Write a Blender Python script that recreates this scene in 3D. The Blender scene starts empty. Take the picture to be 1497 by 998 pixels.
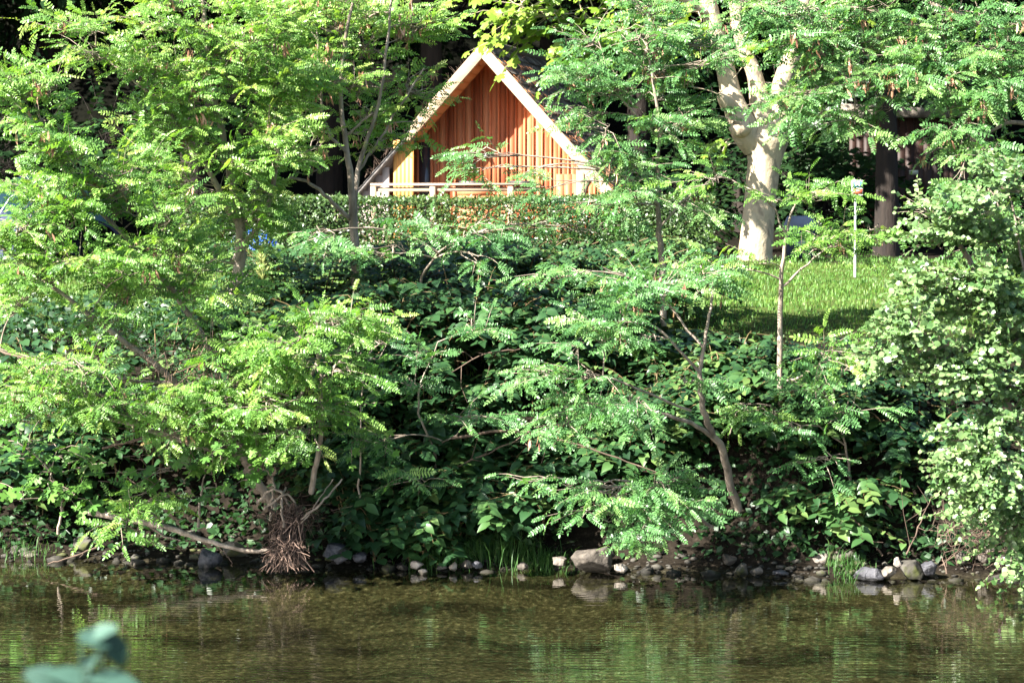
import bpy, bmesh, math
import numpy as np
from mathutils import Vector, Matrix, noise as mnoise

C = bpy.context.scene
COL = C.collection
PI = math.pi
rng = np.random.default_rng(7)

# ------------------------------------------------------------------ camera geometry
F, W, H = 4000.0, 1497.0, 998.0
CAMZ, PITCH = 2.71, math.atan(209 / 4000.0)
cp, sp = math.cos(PITCH), math.sin(PITCH)

def at(px, py, Y):
    """world point at distance Y (world y) that the photograph shows at pixel px, py"""
    xr, yr = (px - W / 2) / F, -(py - H / 2) / F
    d = np.array([xr, cp + yr * sp, -sp + yr * cp])
    return d * (Y / d[1]) + np.array([0, 0, CAMZ])

def scale_at(Y):            # metres per photo pixel
    return Y / F

SUN_AZ, SUN_EL = math.radians(54), math.radians(39)
SUNDIR = np.array([math.sin(SUN_AZ) * math.cos(SUN_EL), math.cos(SUN_AZ) * math.cos(SUN_EL), -math.sin(SUN_EL)])

# ------------------------------------------------------------------ helpers
def tag(o, label=None, cat=None, group=None, kind=None):
    if label: o['label'] = label
    if cat: o['category'] = cat
    if group: o['group'] = group
    if kind: o['kind'] = kind
    return o

def thing(name, label, cat, loc=(0, 0, 0), rotz=0, group=None):
    o = bpy.data.objects.new(name, None)
    COL.objects.link(o)
    o.empty_display_size = 0.1
    o.location = [float(v) for v in loc]
    o.rotation_euler = (0, 0, rotz)
    return tag(o, label, cat, group)

class MB:
    """collects vertices / faces as arrays, links them as one mesh"""
    def __init__(self):
        self.v, self.r, self.f, self.n = [], [], [], 0
    def add(self, verts, faces, r=None):
        verts = np.asarray(verts, float).reshape(-1, 3)
        if len(verts) == 0: return
        faces = np.asarray(faces, int)
        self.v.append(verts)
        self.r.append(np.full(len(verts), rng.random()) if r is None else np.broadcast_to(np.asarray(r, float), (len(verts),)))
        self.f.append(faces + self.n)
        self.n += len(verts)
    def tube(self, pts, radii, sides=6, r=None, cap=True):
        p = np.asarray(pts, float); n = len(p)
        radii = np.broadcast_to(np.asarray(radii, float), (n,))
        t = np.gradient(p, axis=0); t /= np.linalg.norm(t, axis=1)[:, None] + 1e-9
        ref = np.array([0, 0, 1.0]) if abs(t[:, 2]).mean() < 0.8 else np.array([1.0, 0, 0])
        u = np.cross(t, ref); u /= np.linalg.norm(u, axis=1)[:, None] + 1e-9
        w = np.cross(t, u)
        a = np.linspace(0, 2 * PI, sides, endpoint=False)
        ring = (np.cos(a)[None, :, None] * u[:, None, :] + np.sin(a)[None, :, None] * w[:, None, :]) * radii[:, None, None] + p[:, None, :]
        i = np.arange(n - 1)[:, None] * sides; j = np.arange(sides)[None, :]; k = (j + 1) % sides
        q = np.stack([i + j, i + k, i + sides + k, i + sides + j], -1).reshape(-1, 4)
        self.add(ring.reshape(-1, 3), q, r)
        if cap and sides == 4:
            base = self.n - n * sides
            self.f.append(np.array([[3, 2, 1, 0]]) + base); self.f.append(np.array([[0, 1, 2, 3]]) + base + (n - 1) * sides)
    def box(self, c, s, r=None, rot=None):
        x, y, z = np.array(s) / 2.0
        v = np.array([[-x,-y,-z],[x,-y,-z],[x,y,-z],[-x,y,-z],[-x,-y,z],[x,-y,z],[x,y,z],[-x,y,z]])
        if rot is not None: v = v @ np.array(rot).T
        self.add(v + np.array(c), [[0,3,2,1],[4,5,6,7],[0,1,5,4],[1,2,6,5],[2,3,7,6],[3,0,4,7]], r)
    def prism(self, prof, y0, y1, r=None):
        """prof: (x,z) outline; extruded along y"""
        n = len(prof)
        v = [(x, y0, z) for x, z in prof] + [(x, y1, z) for x, z in prof]
        base = self.n
        self.add(v, [[i, (i + 1) % n, n + (i + 1) % n, n + i] for i in range(n)], r)
        self.f.append(np.array([list(range(n))[::-1]]) + base)
        self.f.append(np.array([list(range(n, 2 * n))]) + base)
    def leaves(self, tpl, P, X, N, S, r):
        """tpl=(verts,faces); P positions, X leaf directions, N upward normals, S sizes, r random per leaf"""
        tv, tf = tpl
        if len(P) == 0: return
        P, X, N, S = (np.asarray(a, float) for a in (P, X, N, S))
        X = X / (np.linalg.norm(X, axis=1)[:, None] + 1e-9)
        Z = N - (N * X).sum(1)[:, None] * X
        Z /= np.linalg.norm(Z, axis=1)[:, None] + 1e-9
        Y = np.cross(Z, X)
        V = P[:, None, :] + S[:, None, None] * (tv[None, :, 0, None] * X[:, None] + tv[None, :, 1, None] * Y[:, None] + tv[None, :, 2, None] * Z[:, None])
        k = len(tv)
        Fc = (tf[None] + (np.arange(len(P)) * k)[:, None, None]).reshape(-1, tf.shape[1])
        self.add(V.reshape(-1, 3), Fc, np.repeat(np.asarray(r, float), k))
    def build(self, name, mat, parent=None, smooth=False, bevel=0):
        me = bpy.data.meshes.new(name)
        if self.n:
            V = np.concatenate(self.v)
            if parent is not None:
                V = V - np.array(parent.matrix_basis.translation) if parent.rotation_euler.z == 0 else V
            me.vertices.add(len(V)); me.vertices.foreach_set('co', V.astype(np.float32).ravel())
            sizes = np.concatenate([np.full(len(f), f.shape[1]) for f in self.f])
            idx = np.concatenate([f.ravel() for f in self.f])
            me.loops.add(len(idx)); me.loops.foreach_set('vertex_index', idx.astype(np.int32))
            me.polygons.add(len(sizes))
            me.polygons.foreach_set('loop_start', np.concatenate([[0], np.cumsum(sizes)[:-1]]).astype(np.int32))
            at_ = me.attributes.new('rnd', 'FLOAT', 'POINT'); at_.data.foreach_set('value', np.concatenate(self.r).astype(np.float32))
            me.update(calc_edges=True)
            if smooth: me.polygons.foreach_set('use_smooth', np.ones(len(sizes), bool))
            me.validate()
        me.materials.append(mat)
        o = bpy.data.objects.new(name, me)
        COL.objects.link(o)
        if parent is not None: o.parent = parent
        if bevel:
            m = o.modifiers.new('bevel', 'BEVEL'); m.width = bevel; m.segments = 2; m.limit_method = 'ANGLE'
        return o

# parts of a rotated thing (cabin, shed, sign ...) are written in the thing's own coordinates: build() leaves them alone
# when the parent is rotated and subtracts the parent's location when it is not.

def nrm(a):
    a = np.asarray(a, float)
    return a / (np.linalg.norm(a, axis=-1, keepdims=True) + 1e-9)

def wave(x, y, seed=0):
    """cheap smooth noise, about -1..1"""
    r = np.random.default_rng(seed)
    s = 0
    for k in range(6):
        a = r.random() * 2 * PI; f = 0.6 * 1.7 ** k
        s = s + np.sin((x * math.cos(a) + y * math.sin(a)) * f + r.random() * 9) / (1.35 ** k)
    return s / 2.6

# ------------------------------------------------------------------ materials
def new_mat(name):
    m = bpy.data.materials.new(name); m.use_nodes = True
    nt = m.node_tree; nt.nodes.clear()
    return m, nt, nt.nodes, nt.links

def nd(nt, t, **kw):
    n = nt.nodes.new(t)
    for k, v in kw.items():
        if k.startswith('i_'):
            key = k[2:]
            key = int(key) if key.isdigit() else key.replace('_', ' ')
            n.inputs[key].default_value = v
        else: setattr(n, k, v)
    return n

def ramp(nt, fac, stops):
    n = nt.nodes.new('ShaderNodeValToRGB')
    e = n.color_ramp.elements
    while len(e) < len(stops): e.new(0.5)
    for i, (p, c) in enumerate(stops):
        e[i].position = p; e[i].color = (*c, 1)
    nt.links.new(fac, n.inputs[0])
    return n.outputs[0]

def leaf_mat(name, stops, trans=0.3, rough=0.45, spec=0.4, tcol=(1.2, 1.25, 0.5)):
    m, nt, N, L = new_mat(name)
    a = nd(nt, 'ShaderNodeAttribute', attribute_name='rnd')
    col = ramp(nt, a.outputs['Fac'], stops)
    p = nd(nt, 'ShaderNodeBsdfPrincipled', i_Roughness=rough)
    p.inputs['Specular IOR Level'].default_value = spec
    L.new(col, p.inputs['Base Color'])
    t = nd(nt, 'ShaderNodeBsdfTranslucent')
    mul = nd(nt, 'ShaderNodeMix', data_type='RGBA', blend_type='MULTIPLY')
    mul.inputs[0].default_value = 1; L.new(col, mul.inputs[6]); mul.inputs[7].default_value = (*tcol, 1)
    L.new(mul.outputs[2], t.inputs[0])
    mx = nd(nt, 'ShaderNodeMixShader'); mx.inputs[0].default_value = trans
    L.new(p.outputs[0], mx.inputs[1]); L.new(t.outputs[0], mx.inputs[2])
    o = nd(nt, 'ShaderNodeOutputMaterial'); L.new(mx.outputs[0], o.inputs[0])
    return m

def noise_mat(name, stops, scale=8.0, rough=0.8, bump=0.3, bdist=0.02, stretch=(1, 1, 1), detail=8, use_rnd=0.0, spec=0.3, nscale2=None):
    """object-space noise through a colour ramp, with bump; use_rnd adds a shift per piece"""
    m, nt, N, L = new_mat(name)
    tc = nd(nt, 'ShaderNodeTexCoord')
    mp = nd(nt, 'ShaderNodeMapping'); mp.inputs['Scale'].default_value = stretch
    L.new(tc.outputs['Object'], mp.inputs[0])
    n1 = nd(nt, 'ShaderNodeTexNoise', i_Scale=scale, i_Detail=detail, i_Roughness=0.62); L.new(mp.outputs[0], n1.inputs['Vector'])
    fac = n1.outputs['Fac']
    if use_rnd:
        a = nd(nt, 'ShaderNodeAttribute', attribute_name='rnd')
        ma = nd(nt, 'ShaderNodeMath', operation='MULTIPLY_ADD'); ma.inputs[1].default_value = use_rnd
        L.new(a.outputs['Fac'], ma.inputs[0]); L.new(fac, ma.inputs[2])
        sb = nd(nt, 'ShaderNodeMath', operation='SUBTRACT'); sb.inputs[1].default_value = use_rnd / 2
        L.new(ma.outputs[0], sb.inputs[0]); fac = sb.outputs[0]
    p = nd(nt, 'ShaderNodeBsdfPrincipled', i_Roughness=rough); p.inputs['Specular IOR Level'].default_value = spec
    L.new(ramp(nt, fac, stops), p.inputs['Base Color'])
    if bump:
        n2 = nd(nt, 'ShaderNodeTexNoise', i_Scale=(nscale2 or scale * 2.5), i_Detail=6.0); L.new(mp.outputs[0], n2.inputs['Vector'])
        b = nd(nt, 'ShaderNodeBump', i_Strength=bump, i_Distance=bdist)
        L.new(n2.outputs['Fac'], b.inputs['Height']); L.new(b.outputs[0], p.inputs['Normal'])
    o = nd(nt, 'ShaderNodeOutputMaterial'); L.new(p.outputs[0], o.inputs[0])
    return m

M = {}
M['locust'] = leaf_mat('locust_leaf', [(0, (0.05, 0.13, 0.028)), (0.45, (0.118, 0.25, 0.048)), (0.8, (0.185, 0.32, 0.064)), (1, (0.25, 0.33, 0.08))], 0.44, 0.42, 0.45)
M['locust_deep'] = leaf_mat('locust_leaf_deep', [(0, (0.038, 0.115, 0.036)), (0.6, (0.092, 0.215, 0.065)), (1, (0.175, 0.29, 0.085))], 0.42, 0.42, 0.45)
M['alder'] = leaf_mat('alder_leaf', [(0, (0.04, 0.105, 0.028)), (0.6, (0.11, 0.195, 0.068)), (1, (0.175, 0.26, 0.10))], 0.28, 0.36, 0.55)
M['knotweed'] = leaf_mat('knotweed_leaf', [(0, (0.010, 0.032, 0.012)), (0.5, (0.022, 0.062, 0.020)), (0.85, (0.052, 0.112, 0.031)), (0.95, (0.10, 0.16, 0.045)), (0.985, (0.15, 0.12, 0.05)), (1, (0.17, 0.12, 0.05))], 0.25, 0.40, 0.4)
M['lobed'] = leaf_mat('lobed_leaf', [(0, (0.04, 0.11, 0.022)), (0.7, (0.08, 0.18, 0.03)), (1, (0.13, 0.22, 0.045))], 0.3, 0.5, 0.22)
M['plane'] = leaf_mat('plane_leaf', [(0, (0.08, 0.16, 0.018)), (0.6, (0.14, 0.23, 0.024)), (1, (0.20, 0.28, 0.035))], 0.35, 0.45, 0.35)
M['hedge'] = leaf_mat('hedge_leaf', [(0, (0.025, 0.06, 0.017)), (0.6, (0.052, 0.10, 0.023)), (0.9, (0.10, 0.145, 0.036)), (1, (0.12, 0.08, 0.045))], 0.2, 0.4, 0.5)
M['wood_leaf'] = leaf_mat('wood_leaf', [(0, (0.006, 0.018, 0.007)), (0.7, (0.012, 0.03, 0.01)), (1, (0.022, 0.045, 0.012))], 0.2, 0.8, 0.03)  # deep shade of the wood is put into this leaf colour
M['grass'] = leaf_mat('grass_blade', [(0, (0.04, 0.11, 0.022)), (0.6, (0.09, 0.185, 0.034)), (0.92, (0.17, 0.26, 0.05)), (1, (0.26, 0.24, 0.10))], 0.35, 0.5, 0.3)
M['shaded_grass'] = leaf_mat('shaded_grass_blade', [(0, (0.025, 0.07, 0.018)), (0.7, (0.05, 0.115, 0.028)), (1, (0.13, 0.15, 0.06))], 0.3, 0.5, 0.2)  # darker copy of the grass: shade on the tufts put into the colour
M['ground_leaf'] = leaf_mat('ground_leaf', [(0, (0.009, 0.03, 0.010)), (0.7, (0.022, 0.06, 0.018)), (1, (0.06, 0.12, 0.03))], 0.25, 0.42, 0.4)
M['pale_weed'] = leaf_mat('pale_weed', [(0, (0.20, 0.24, 0.08)), (1, (0.30, 0.32, 0.12))], 0.25, 0.6, 0.2)
M['fore_leaf'] = leaf_mat('fore_leaf', [(0, (0.028, 0.065, 0.05)), (1, (0.045, 0.095, 0.07))], 0.15, 0.5, 0.3)
M['petal'] = leaf_mat('petal', [(0, (0.5, 0.22, 0.42)), (1, (0.62, 0.3, 0.5))], 0.3, 0.6, 0.2, (1, 1, 1))
M['pod'] = noise_mat('seed_pod', [(0.2, (0.16, 0.075, 0.045)), (0.5, (0.30, 0.15, 0.09)), (0.85, (0.42, 0.24, 0.16))], 3, 0.55, 0, use_rnd=0.9)
M['bark'] = noise_mat('locust_bark', [(0.3, (0.10, 0.078, 0.06)), (0.55, (0.25, 0.20, 0.16)), (0.75, (0.40, 0.34, 0.28))], 14, 0.85, 0.6, 0.01, (1, 1, 0.25))
M['twig'] = noise_mat('dead_twig', [(0.3, (0.05, 0.034, 0.025)), (0.6, (0.11, 0.075, 0.055)), (0.8, (0.19, 0.14, 0.11))], 9, 0.85, 0.4, 0.006)
M['stem'] = noise_mat('knotweed_stem', [(0.3, (0.07, 0.06, 0.02)), (0.7, (0.16, 0.10, 0.05))], 9, 0.6, 0)
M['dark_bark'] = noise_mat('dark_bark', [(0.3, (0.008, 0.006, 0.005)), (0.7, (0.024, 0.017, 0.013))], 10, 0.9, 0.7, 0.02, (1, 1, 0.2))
M['root'] = noise_mat('root_fibre', [(0.15, (0.012, 0.008, 0.006)), (0.5, (0.065, 0.040, 0.030)), (0.9, (0.20, 0.135, 0.105))], 6, 0.85, 0.3, 0.004, use_rnd=0.8)
M['rock'] = noise_mat('river_rock', [(0.3, (0.022, 0.018, 0.015)), (0.52, (0.075, 0.063, 0.052)), (0.75, (0.15, 0.13, 0.11))], 9, 0.8, 0.9, 0.02, use_rnd=0.25)
M['blue_rock'] = noise_mat('slate_rock', [(0.3, (0.015, 0.015, 0.018)), (0.52, (0.042, 0.042, 0.050)), (0.75, (0.10, 0.098, 0.105))], 9, 0.7, 0.9, 0.02)
M['pale_rock'] = noise_mat('pale_rock', [(0.3, (0.10, 0.085, 0.072)), (0.55, (0.22, 0.19, 0.165)), (0.75, (0.34, 0.30, 0.27))], 8, 0.75, 0.5, 0.01)
M['moss_rock'] = noise_mat('mossy_rock', [(0.35, (0.02, 0.018, 0.015)), (0.52, (0.055, 0.05, 0.042)), (0.62, (0.045, 0.05, 0.015)), (0.75, (0.07, 0.08, 0.02))], 5, 0.85, 0.7, 0.015)

def wet_line(m):
    """stones are darker and shinier up to a few centimetres above the water"""
    nt = m.node_tree; p = [n for n in nt.nodes if n.type == 'BSDF_PRINCIPLED'][0]
    col = p.inputs['Base Color'].links[0].from_socket
    g = nd(nt, 'ShaderNodeNewGeometry'); sx = nd(nt, 'ShaderNodeSeparateXYZ'); nt.links.new(g.outputs['Position'], sx.inputs[0])
    n = nd(nt, 'ShaderNodeTexNoise', i_Scale=14.0); nt.links.new(g.outputs['Position'], n.inputs['Vector'])
    ma = nd(nt, 'ShaderNodeMath', operation='MULTIPLY_ADD'); ma.inputs[1].default_value = -.06; nt.links.new(n.outputs['Fac'], ma.inputs[0]); nt.links.new(sx.outputs['Z'], ma.inputs[2])
    mr = nd(nt, 'ShaderNodeMapRange'); mr.inputs[1].default_value = -.01; mr.inputs[2].default_value = .012; nt.links.new(ma.outputs[0], mr.inputs[0])
    mx = nd(nt, 'ShaderNodeMix', data_type='RGBA', blend_type='MULTIPLY'); mx.inputs[0].default_value = 1
    r = ramp(nt, mr.outputs[0], [(0, (.32, .31, .27)), (1, (1, 1, 1))])
    nt.links.new(col, mx.inputs[6]); nt.links.new(r, mx.inputs[7]); nt.links.new(mx.outputs[2], p.inputs['Base Color'])
for k in ('rock', 'blue_rock', 'pale_rock', 'moss_rock'): wet_line(M[k])

def plane_bark():
    m, nt, N, L = new_mat('plane_bark')
    tc = nd(nt, 'ShaderNodeTexCoord')
    mp = nd(nt, 'ShaderNodeMapping'); mp.inputs['Scale'].default_value = (1, 1, 0.55); L.new(tc.outputs['Object'], mp.inputs[0])
    v = nd(nt, 'ShaderNodeTexNoise', i_Scale=7.0, i_Detail=3.0, i_Distortion=0.6); L.new(mp.outputs[0], v.inputs['Vector'])
    c = ramp(nt, v.outputs['Fac'], [(0.30, (0.13, 0.10, 0.07)), (0.40, (0.25, 0.20, 0.14)), (0.46, (0.35, 0.285, 0.195)), (0.56, (0.32, 0.26, 0.175)), (0.62, (0.27, 0.235, 0.16)), (0.7, (0.40, 0.33, 0.23))])
    p = nd(nt, 'ShaderNodeBsdfPrincipled', i_Roughness=0.8); L.new(c, p.inputs['Base Color'])
    n2 = nd(nt, 'ShaderNodeTexNoise', i_Scale=22.0, i_Detail=6.0); L.new(mp.outputs[0], n2.inputs['Vector'])
    b = nd(nt, 'ShaderNodeBump', i_Strength=0.7, i_Distance=0.02); L.new(n2.outputs['Fac'], b.inputs['Height']); L.new(b.outputs[0], p.inputs['Normal'])
    o = nd(nt, 'ShaderNodeOutputMaterial'); L.new(p.outputs[0], o.inputs[0])
    return m
M['plane_bark'] = plane_bark()

def board_mat(name, stops, rough=0.6, grain=(1, 1, 0.06), scale=26.0, var=0.55):
    """wood whose tone differs board by board (rnd) with grain along one axis"""
    m, nt, N, L = new_mat(name)
    tc = nd(nt, 'ShaderNodeTexCoord'); a = nd(nt, 'ShaderNodeAttribute', attribute_name='rnd')
    mp = nd(nt, 'ShaderNodeMapping'); mp.inputs['Scale'].default_value = grain
    L.new(tc.outputs['Object'], mp.inputs[0])
    off = nd(nt, 'ShaderNodeVectorMath', operation='SCALE'); off.inputs['Scale'].default_value = 37.0
    L.new(a.outputs['Vector'], off.inputs[0]); L.new(off.outputs[0], mp.inputs['Location'])
    n1 = nd(nt, 'ShaderNodeTexNoise', i_Scale=scale, i_Detail=5.0, i_Distortion=1.2); L.new(mp.outputs[0], n1.inputs['Vector'])
    ma = nd(nt, 'ShaderNodeMath', operation='MULTIPLY'); ma.inputs[1].default_value = var; L.new(a.outputs['Fac'], ma.inputs[0])
    mb = nd(nt, 'ShaderNodeMath', operation='MULTIPLY_ADD'); mb.inputs[1].default_value = 1 - var
    L.new(n1.outputs['Fac'], mb.inputs[0]); L.new(ma.outputs[0], mb.inputs[2])
    p = nd(nt, 'ShaderNodeBsdfPrincipled', i_Roughness=rough); p.inputs['Specular IOR Level'].default_value = 0.3
    L.new(ramp(nt, mb.outputs[0], stops), p.inputs['Base Color'])
    b = nd(nt, 'ShaderNodeBump', i_Strength=0.25, i_Distance=0.004); L.new(n1.outputs['Fac'], b.inputs['Height']); L.new(b.outputs[0], p.inputs['Normal'])
    o = nd(nt, 'ShaderNodeOutputMaterial'); L.new(p.outputs[0], o.inputs[0])
    return m

M['redwood'] = board_mat('redwood_board', [(0.1, (0.13, 0.036, 0.017)), (0.35, (0.25, 0.072, 0.029)), (0.6, (0.37, 0.132, 0.058)), (0.95, (0.50, 0.24, 0.12))], var=0.42)
M['soffit'] = board_mat('soffit_board', [(0.1, (0.36, 0.13, 0.045)), (0.9, (0.50, 0.21, 0.08))], grain=(0.06, 1, 1), var=0.3)
M['orange_board'] = board_mat('orange_board', [(0.1, (0.45, 0.20, 0.055)), (0.9, (0.60, 0.32, 0.10))], var=0.35)
M['grey_board'] = board_mat('weathered_board', [(0.1, (0.22, 0.17, 0.15)), (0.9, (0.42, 0.35, 0.32))])
M['pale_board'] = board_mat('pale_board', [(0.1, (0.24, 0.165, 0.11)), (0.9, (0.42, 0.315, 0.225))], grain=(0.08, 1, 1), var=0.3)
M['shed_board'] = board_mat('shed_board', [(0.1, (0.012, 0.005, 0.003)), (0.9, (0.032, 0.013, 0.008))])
M['shingle'] = noise_mat('roof_shingle', [(0.3, (0.07, 0.06, 0.05)), (0.55, (0.15, 0.13, 0.105)), (0.75, (0.22, 0.20, 0.17))], 9, 0.9, 0.8, 0.02, use_rnd=0.5)

M['grey_shingle'] = noise_mat('grey_shingle', [(0.3, (0.10, 0.09, 0.085)), (0.55, (0.20, 0.185, 0.175)), (0.75, (0.32, 0.30, 0.28))], 9, 0.9, 0.8, 0.02, use_rnd=0.5)
def plain(name, col, rough=0.5, metal=0.0, spec=0.5, nz=0.25, sc=12.0):
    """a paint or plastic with faint uneven dirt"""
    c = np.array(col)
    m = noise_mat(name, [(0.3, tuple(c * (1 - nz))), (0.7, tuple(np.minimum(c * (1 + nz * 0.5), 0.95)))], sc, rough, 0.05, 0.002, spec=spec)
    for n in m.node_tree.nodes:
        if n.type == 'BSDF_PRINCIPLED': n.inputs['Metallic'].default_value = metal
    return m
M['galv'] = plain('galvanised_metal', (0.62, 0.64, 0.66), 0.45, 0.3)
M['white'] = plain('white_paint', (0.72, 0.73, 0.74), 0.5)
M['sign_blue'] = plain('sign_blue', (0.03, 0.27, 0.50), 0.45)
M['sign_red'] = plain('sign_red', (0.36, 0.075, 0.04), 0.45)
M['bin'] = plain('bin_plastic', (0.028, 0.036, 0.06), 0.5)
M['bin_lid'] = plain('bin_lid', (0.13, 0.16, 0.24), 0.45)
M['badge'] = plain('bin_badge', (0.30, 0.31, 0.32), 0.5)
M['black'] = plain('black_trim', (0.02, 0.02, 0.02), 0.5)
M['glass'] = plain('dark_glass', (0.035, 0.035, 0.045), 0.12, 0, 0.6)
M['tent_blue'] = plain('tent_blue', (0.015, 0.07, 0.32), 0.6)
M['tent_pale'] = plain('tent_pale', (0.03, 0.035, 0.065), 0.8, 0, 0.1)
M['tarp_teal'] = plain('tarp_teal', (0.003, 0.015, 0.024), 0.8, 0, 0.1)

# ------------------------------------------------------------------ leaf templates (unit length along +X, normal +Z)
def ovate(w=0.5, cx=0.4, n=4, fold=0.12, droop=0.15, heart=0.0):
    """leaf of two halves folded along the midrib: left and right quad strips"""
    xs = np.linspace(0, 1, n + 1)
    prof = np.sin(PI * np.clip(xs, 0, 1) ** (math.log(0.5) / math.log(cx)))
    prof[0] = heart
    prof = prof * w / 2
    v, f = [], []
    for x, h in zip(xs, prof):
        z = -droop * x * x
        back = -0.10 if (heart and x == 0) else 0
        v += [(x, 0, z), (x + back, h, z + fold * h), (x + back, -h, z + fold * h)]
    for i in range(n):
        a, b = 3 * i, 3 * (i + 1)
        f += [[a, b, b + 1, a + 1], [a, a + 2, b + 2, b]]
    return np.array(v), np.array(f)

def pinnate(pairs=7, curve=0.22, ll=0.20, lw=0.105, vtilt=0.10, seed=0):
    """one compound locust leaf: oval leaflets in pairs along a drooping stalk"""
    r = np.random.default_rng(seed)
    v, f = [], []
    def leaflet(base, d, side_n, L, Wd):
        d = d / np.linalg.norm(d); s = np.cross(side_n, d); s /= np.linalg.norm(s)
        b = len(v)
        for x, y in ((0, 0), (0.28, 0.5), (0.74, 0.46), (1, 0), (0.74, -0.46), (0.28, -0.5)):
            v.append(base + d * x * L + s * y * Wd + side_n * (0.10 * abs(y) * Wd - 0.08 * x * x * L))
        f.append([b, b + 1, b + 2, b + 3]); f.append([b, b + 3, b + 4, b + 5])
    up = np.array([0, 0, 1.0])
    for i in range(pairs):
        t = 0.2 + 0.74 * i / (pairs - 1)
        base = np.array([t, 0, -curve * t * t])
        for sgn in (1, -1):
            k = 1 - 0.25 * abs(i / (pairs - 1) - 0.45)
            d = np.array([0.32 + 0.15 * r.normal(), sgn, -vtilt + 0.16 * r.normal()])
            nn = up + np.array([0.25 * r.normal(), 0.25 * r.normal(), 0]); nn = nn - d * np.dot(nn, d) / np.dot(d, d); nn /= np.linalg.norm(nn)
            leaflet(base, d, nn, ll * k, lw * k)
    leaflet(np.array([0.97, 0, -curve * 0.94]), np.array([1, 0, -2 * curve]), np.array([2 * curve, 0, 1.0]) / math.hypot(1, 2 * curve), ll * 0.95, lw)
    for a, b in ((0.0, 0.5), (0.5, 1.0)):       # the stalk
        i = len(v); w = 0.008
        v.extend([np.array([a, w, -curve * a * a]), np.array([a, -w, -curve * a * a]), np.array([b, -w, -curve * b * b]), np.array([b, w, -curve * b * b])])
        f.append([i, i + 1, i + 2, i + 3])
    return np.array(v), np.array(f)

def lobed(lobes=5, depth=0.5, droop=0.15):
    """maple / plane like leaf as fan of triangles, stored as quads pairs"""
    pts = []
    n = lobes * 4 + 1
    ang = np.linspace(-2.5, 2.5, n)
    for i, a in enumerate(ang):
        k = (1 - depth, .90, 1.0, .90)[i % 4]
        rad = (0.62 - 0.07 * abs(a)) * k
        pts.append((0.38 + rad * math.cos(a), rad * math.sin(a)))
    v = [(0.38, 0, 0.0)] + [(x, y, -droop * ((x - 0.38) ** 2 + y * y) + 0.05 * abs(y)) for x, y in pts] + [(0, 0, 0.0)]
    f = []
    for i in range(1, n - 1, 2): f.append([0, i, i + 1, i + 2])
    f.append([0, n, n + 1, 1])
    return np.array(v), np.array(f)

LOCUST = [pinnate(p, c, l, 0.082, vt, s) for p, c, l, vt, s in ((8, 0.2, .18, 0.1, 1), (9, 0.34, .165, 0.25, 2), (7, 0.1, .19, 0.0, 3), (8, 0.45, .18, 0.35, 4), (9, 0.26, .17, -0.1, 5), (6, .15, .2, .3, 6))]
ALDER = [ovate(0.86, 0.55, 4, f, d) for f, d in ((0.15, 0.1), (0.35, 0.25), (-0.1, 0.2))]
KNOT = [ovate(0.78, 0.36, 4, f, d, 0.55) for f, d in ((0.12, 0.2), (0.3, 0.4), (0.05, 0.1))]
HEDGE = [ovate(0.55, 0.45, 2, 0.2, 0.1), ovate(0.5, 0.5, 2, -0.1, 0.25)]
LOBED = [lobed(5, 0.45, 0.25), lobed(5, 0.55, 0.6), lobed(5, 0.4, 0.05)]
PLANE = [lobed(5, 0.36, 0.3), lobed(5, 0.42, 0.7)]
BROAD = [ovate(0.6, 0.45, 2, 0.1, 0.2), ovate(0.55, 0.5, 2, -0.1, 0.35)]
IVY = [ovate(0.8, 0.35, 2, 0.15, 0.2, 0.5), ovate(0.65, 0.4, 2, 0.1, 0.4)]

# ------------------------------------------------------------------ terrain
def shore(x):
    return 19.87 - 0.14 * np.clip(x, -14, 14) + 0.10 * np.sin(x * 1.9 + 0.6) + 0.05 * np.sin(x * 5.3)
BS = np.array([-60, -3.5, -1.6, -0.6, 0, .3, .6, 1.0, 1.5, 2.0, 2.6, 3.5, 6, 10, 16, 22, 26, 60, 160])
BZ = np.array([-.5, -.5, -.38, -.16, 0, .08, .28, .75, 1.2, 1.5, 1.66, 1.73, 1.83, 1.92, 1.97, 2.05, 3.4, 38, 60])
def ground_z(x, y):
    x = np.asarray(x, float); y = np.asarray(y, float)
    s = y - shore(x)
    z = np.interp(s, BS, BZ)
    z = z + np.clip(s / 0.6, 0, 1) * 0.05 * wave(x * 1.6, y * 1.6, 3) * np.clip((46 - y), 0.2, 1) + np.clip((y - 46) / 8, 0, 1) * wave(x * .3, y * .3, 4) * 0.8
    z = z + np.where(s < 0, 0.05 * wave(x * 2.5, y * 1.2, 5), 0) * np.clip(-s, 0, 1)
    near = np.interp(y, [-200, 5, 8, 10.5, 12], [1.1, 1.1, .75, -.1, -9])
    return np.maximum(z, near)

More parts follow.
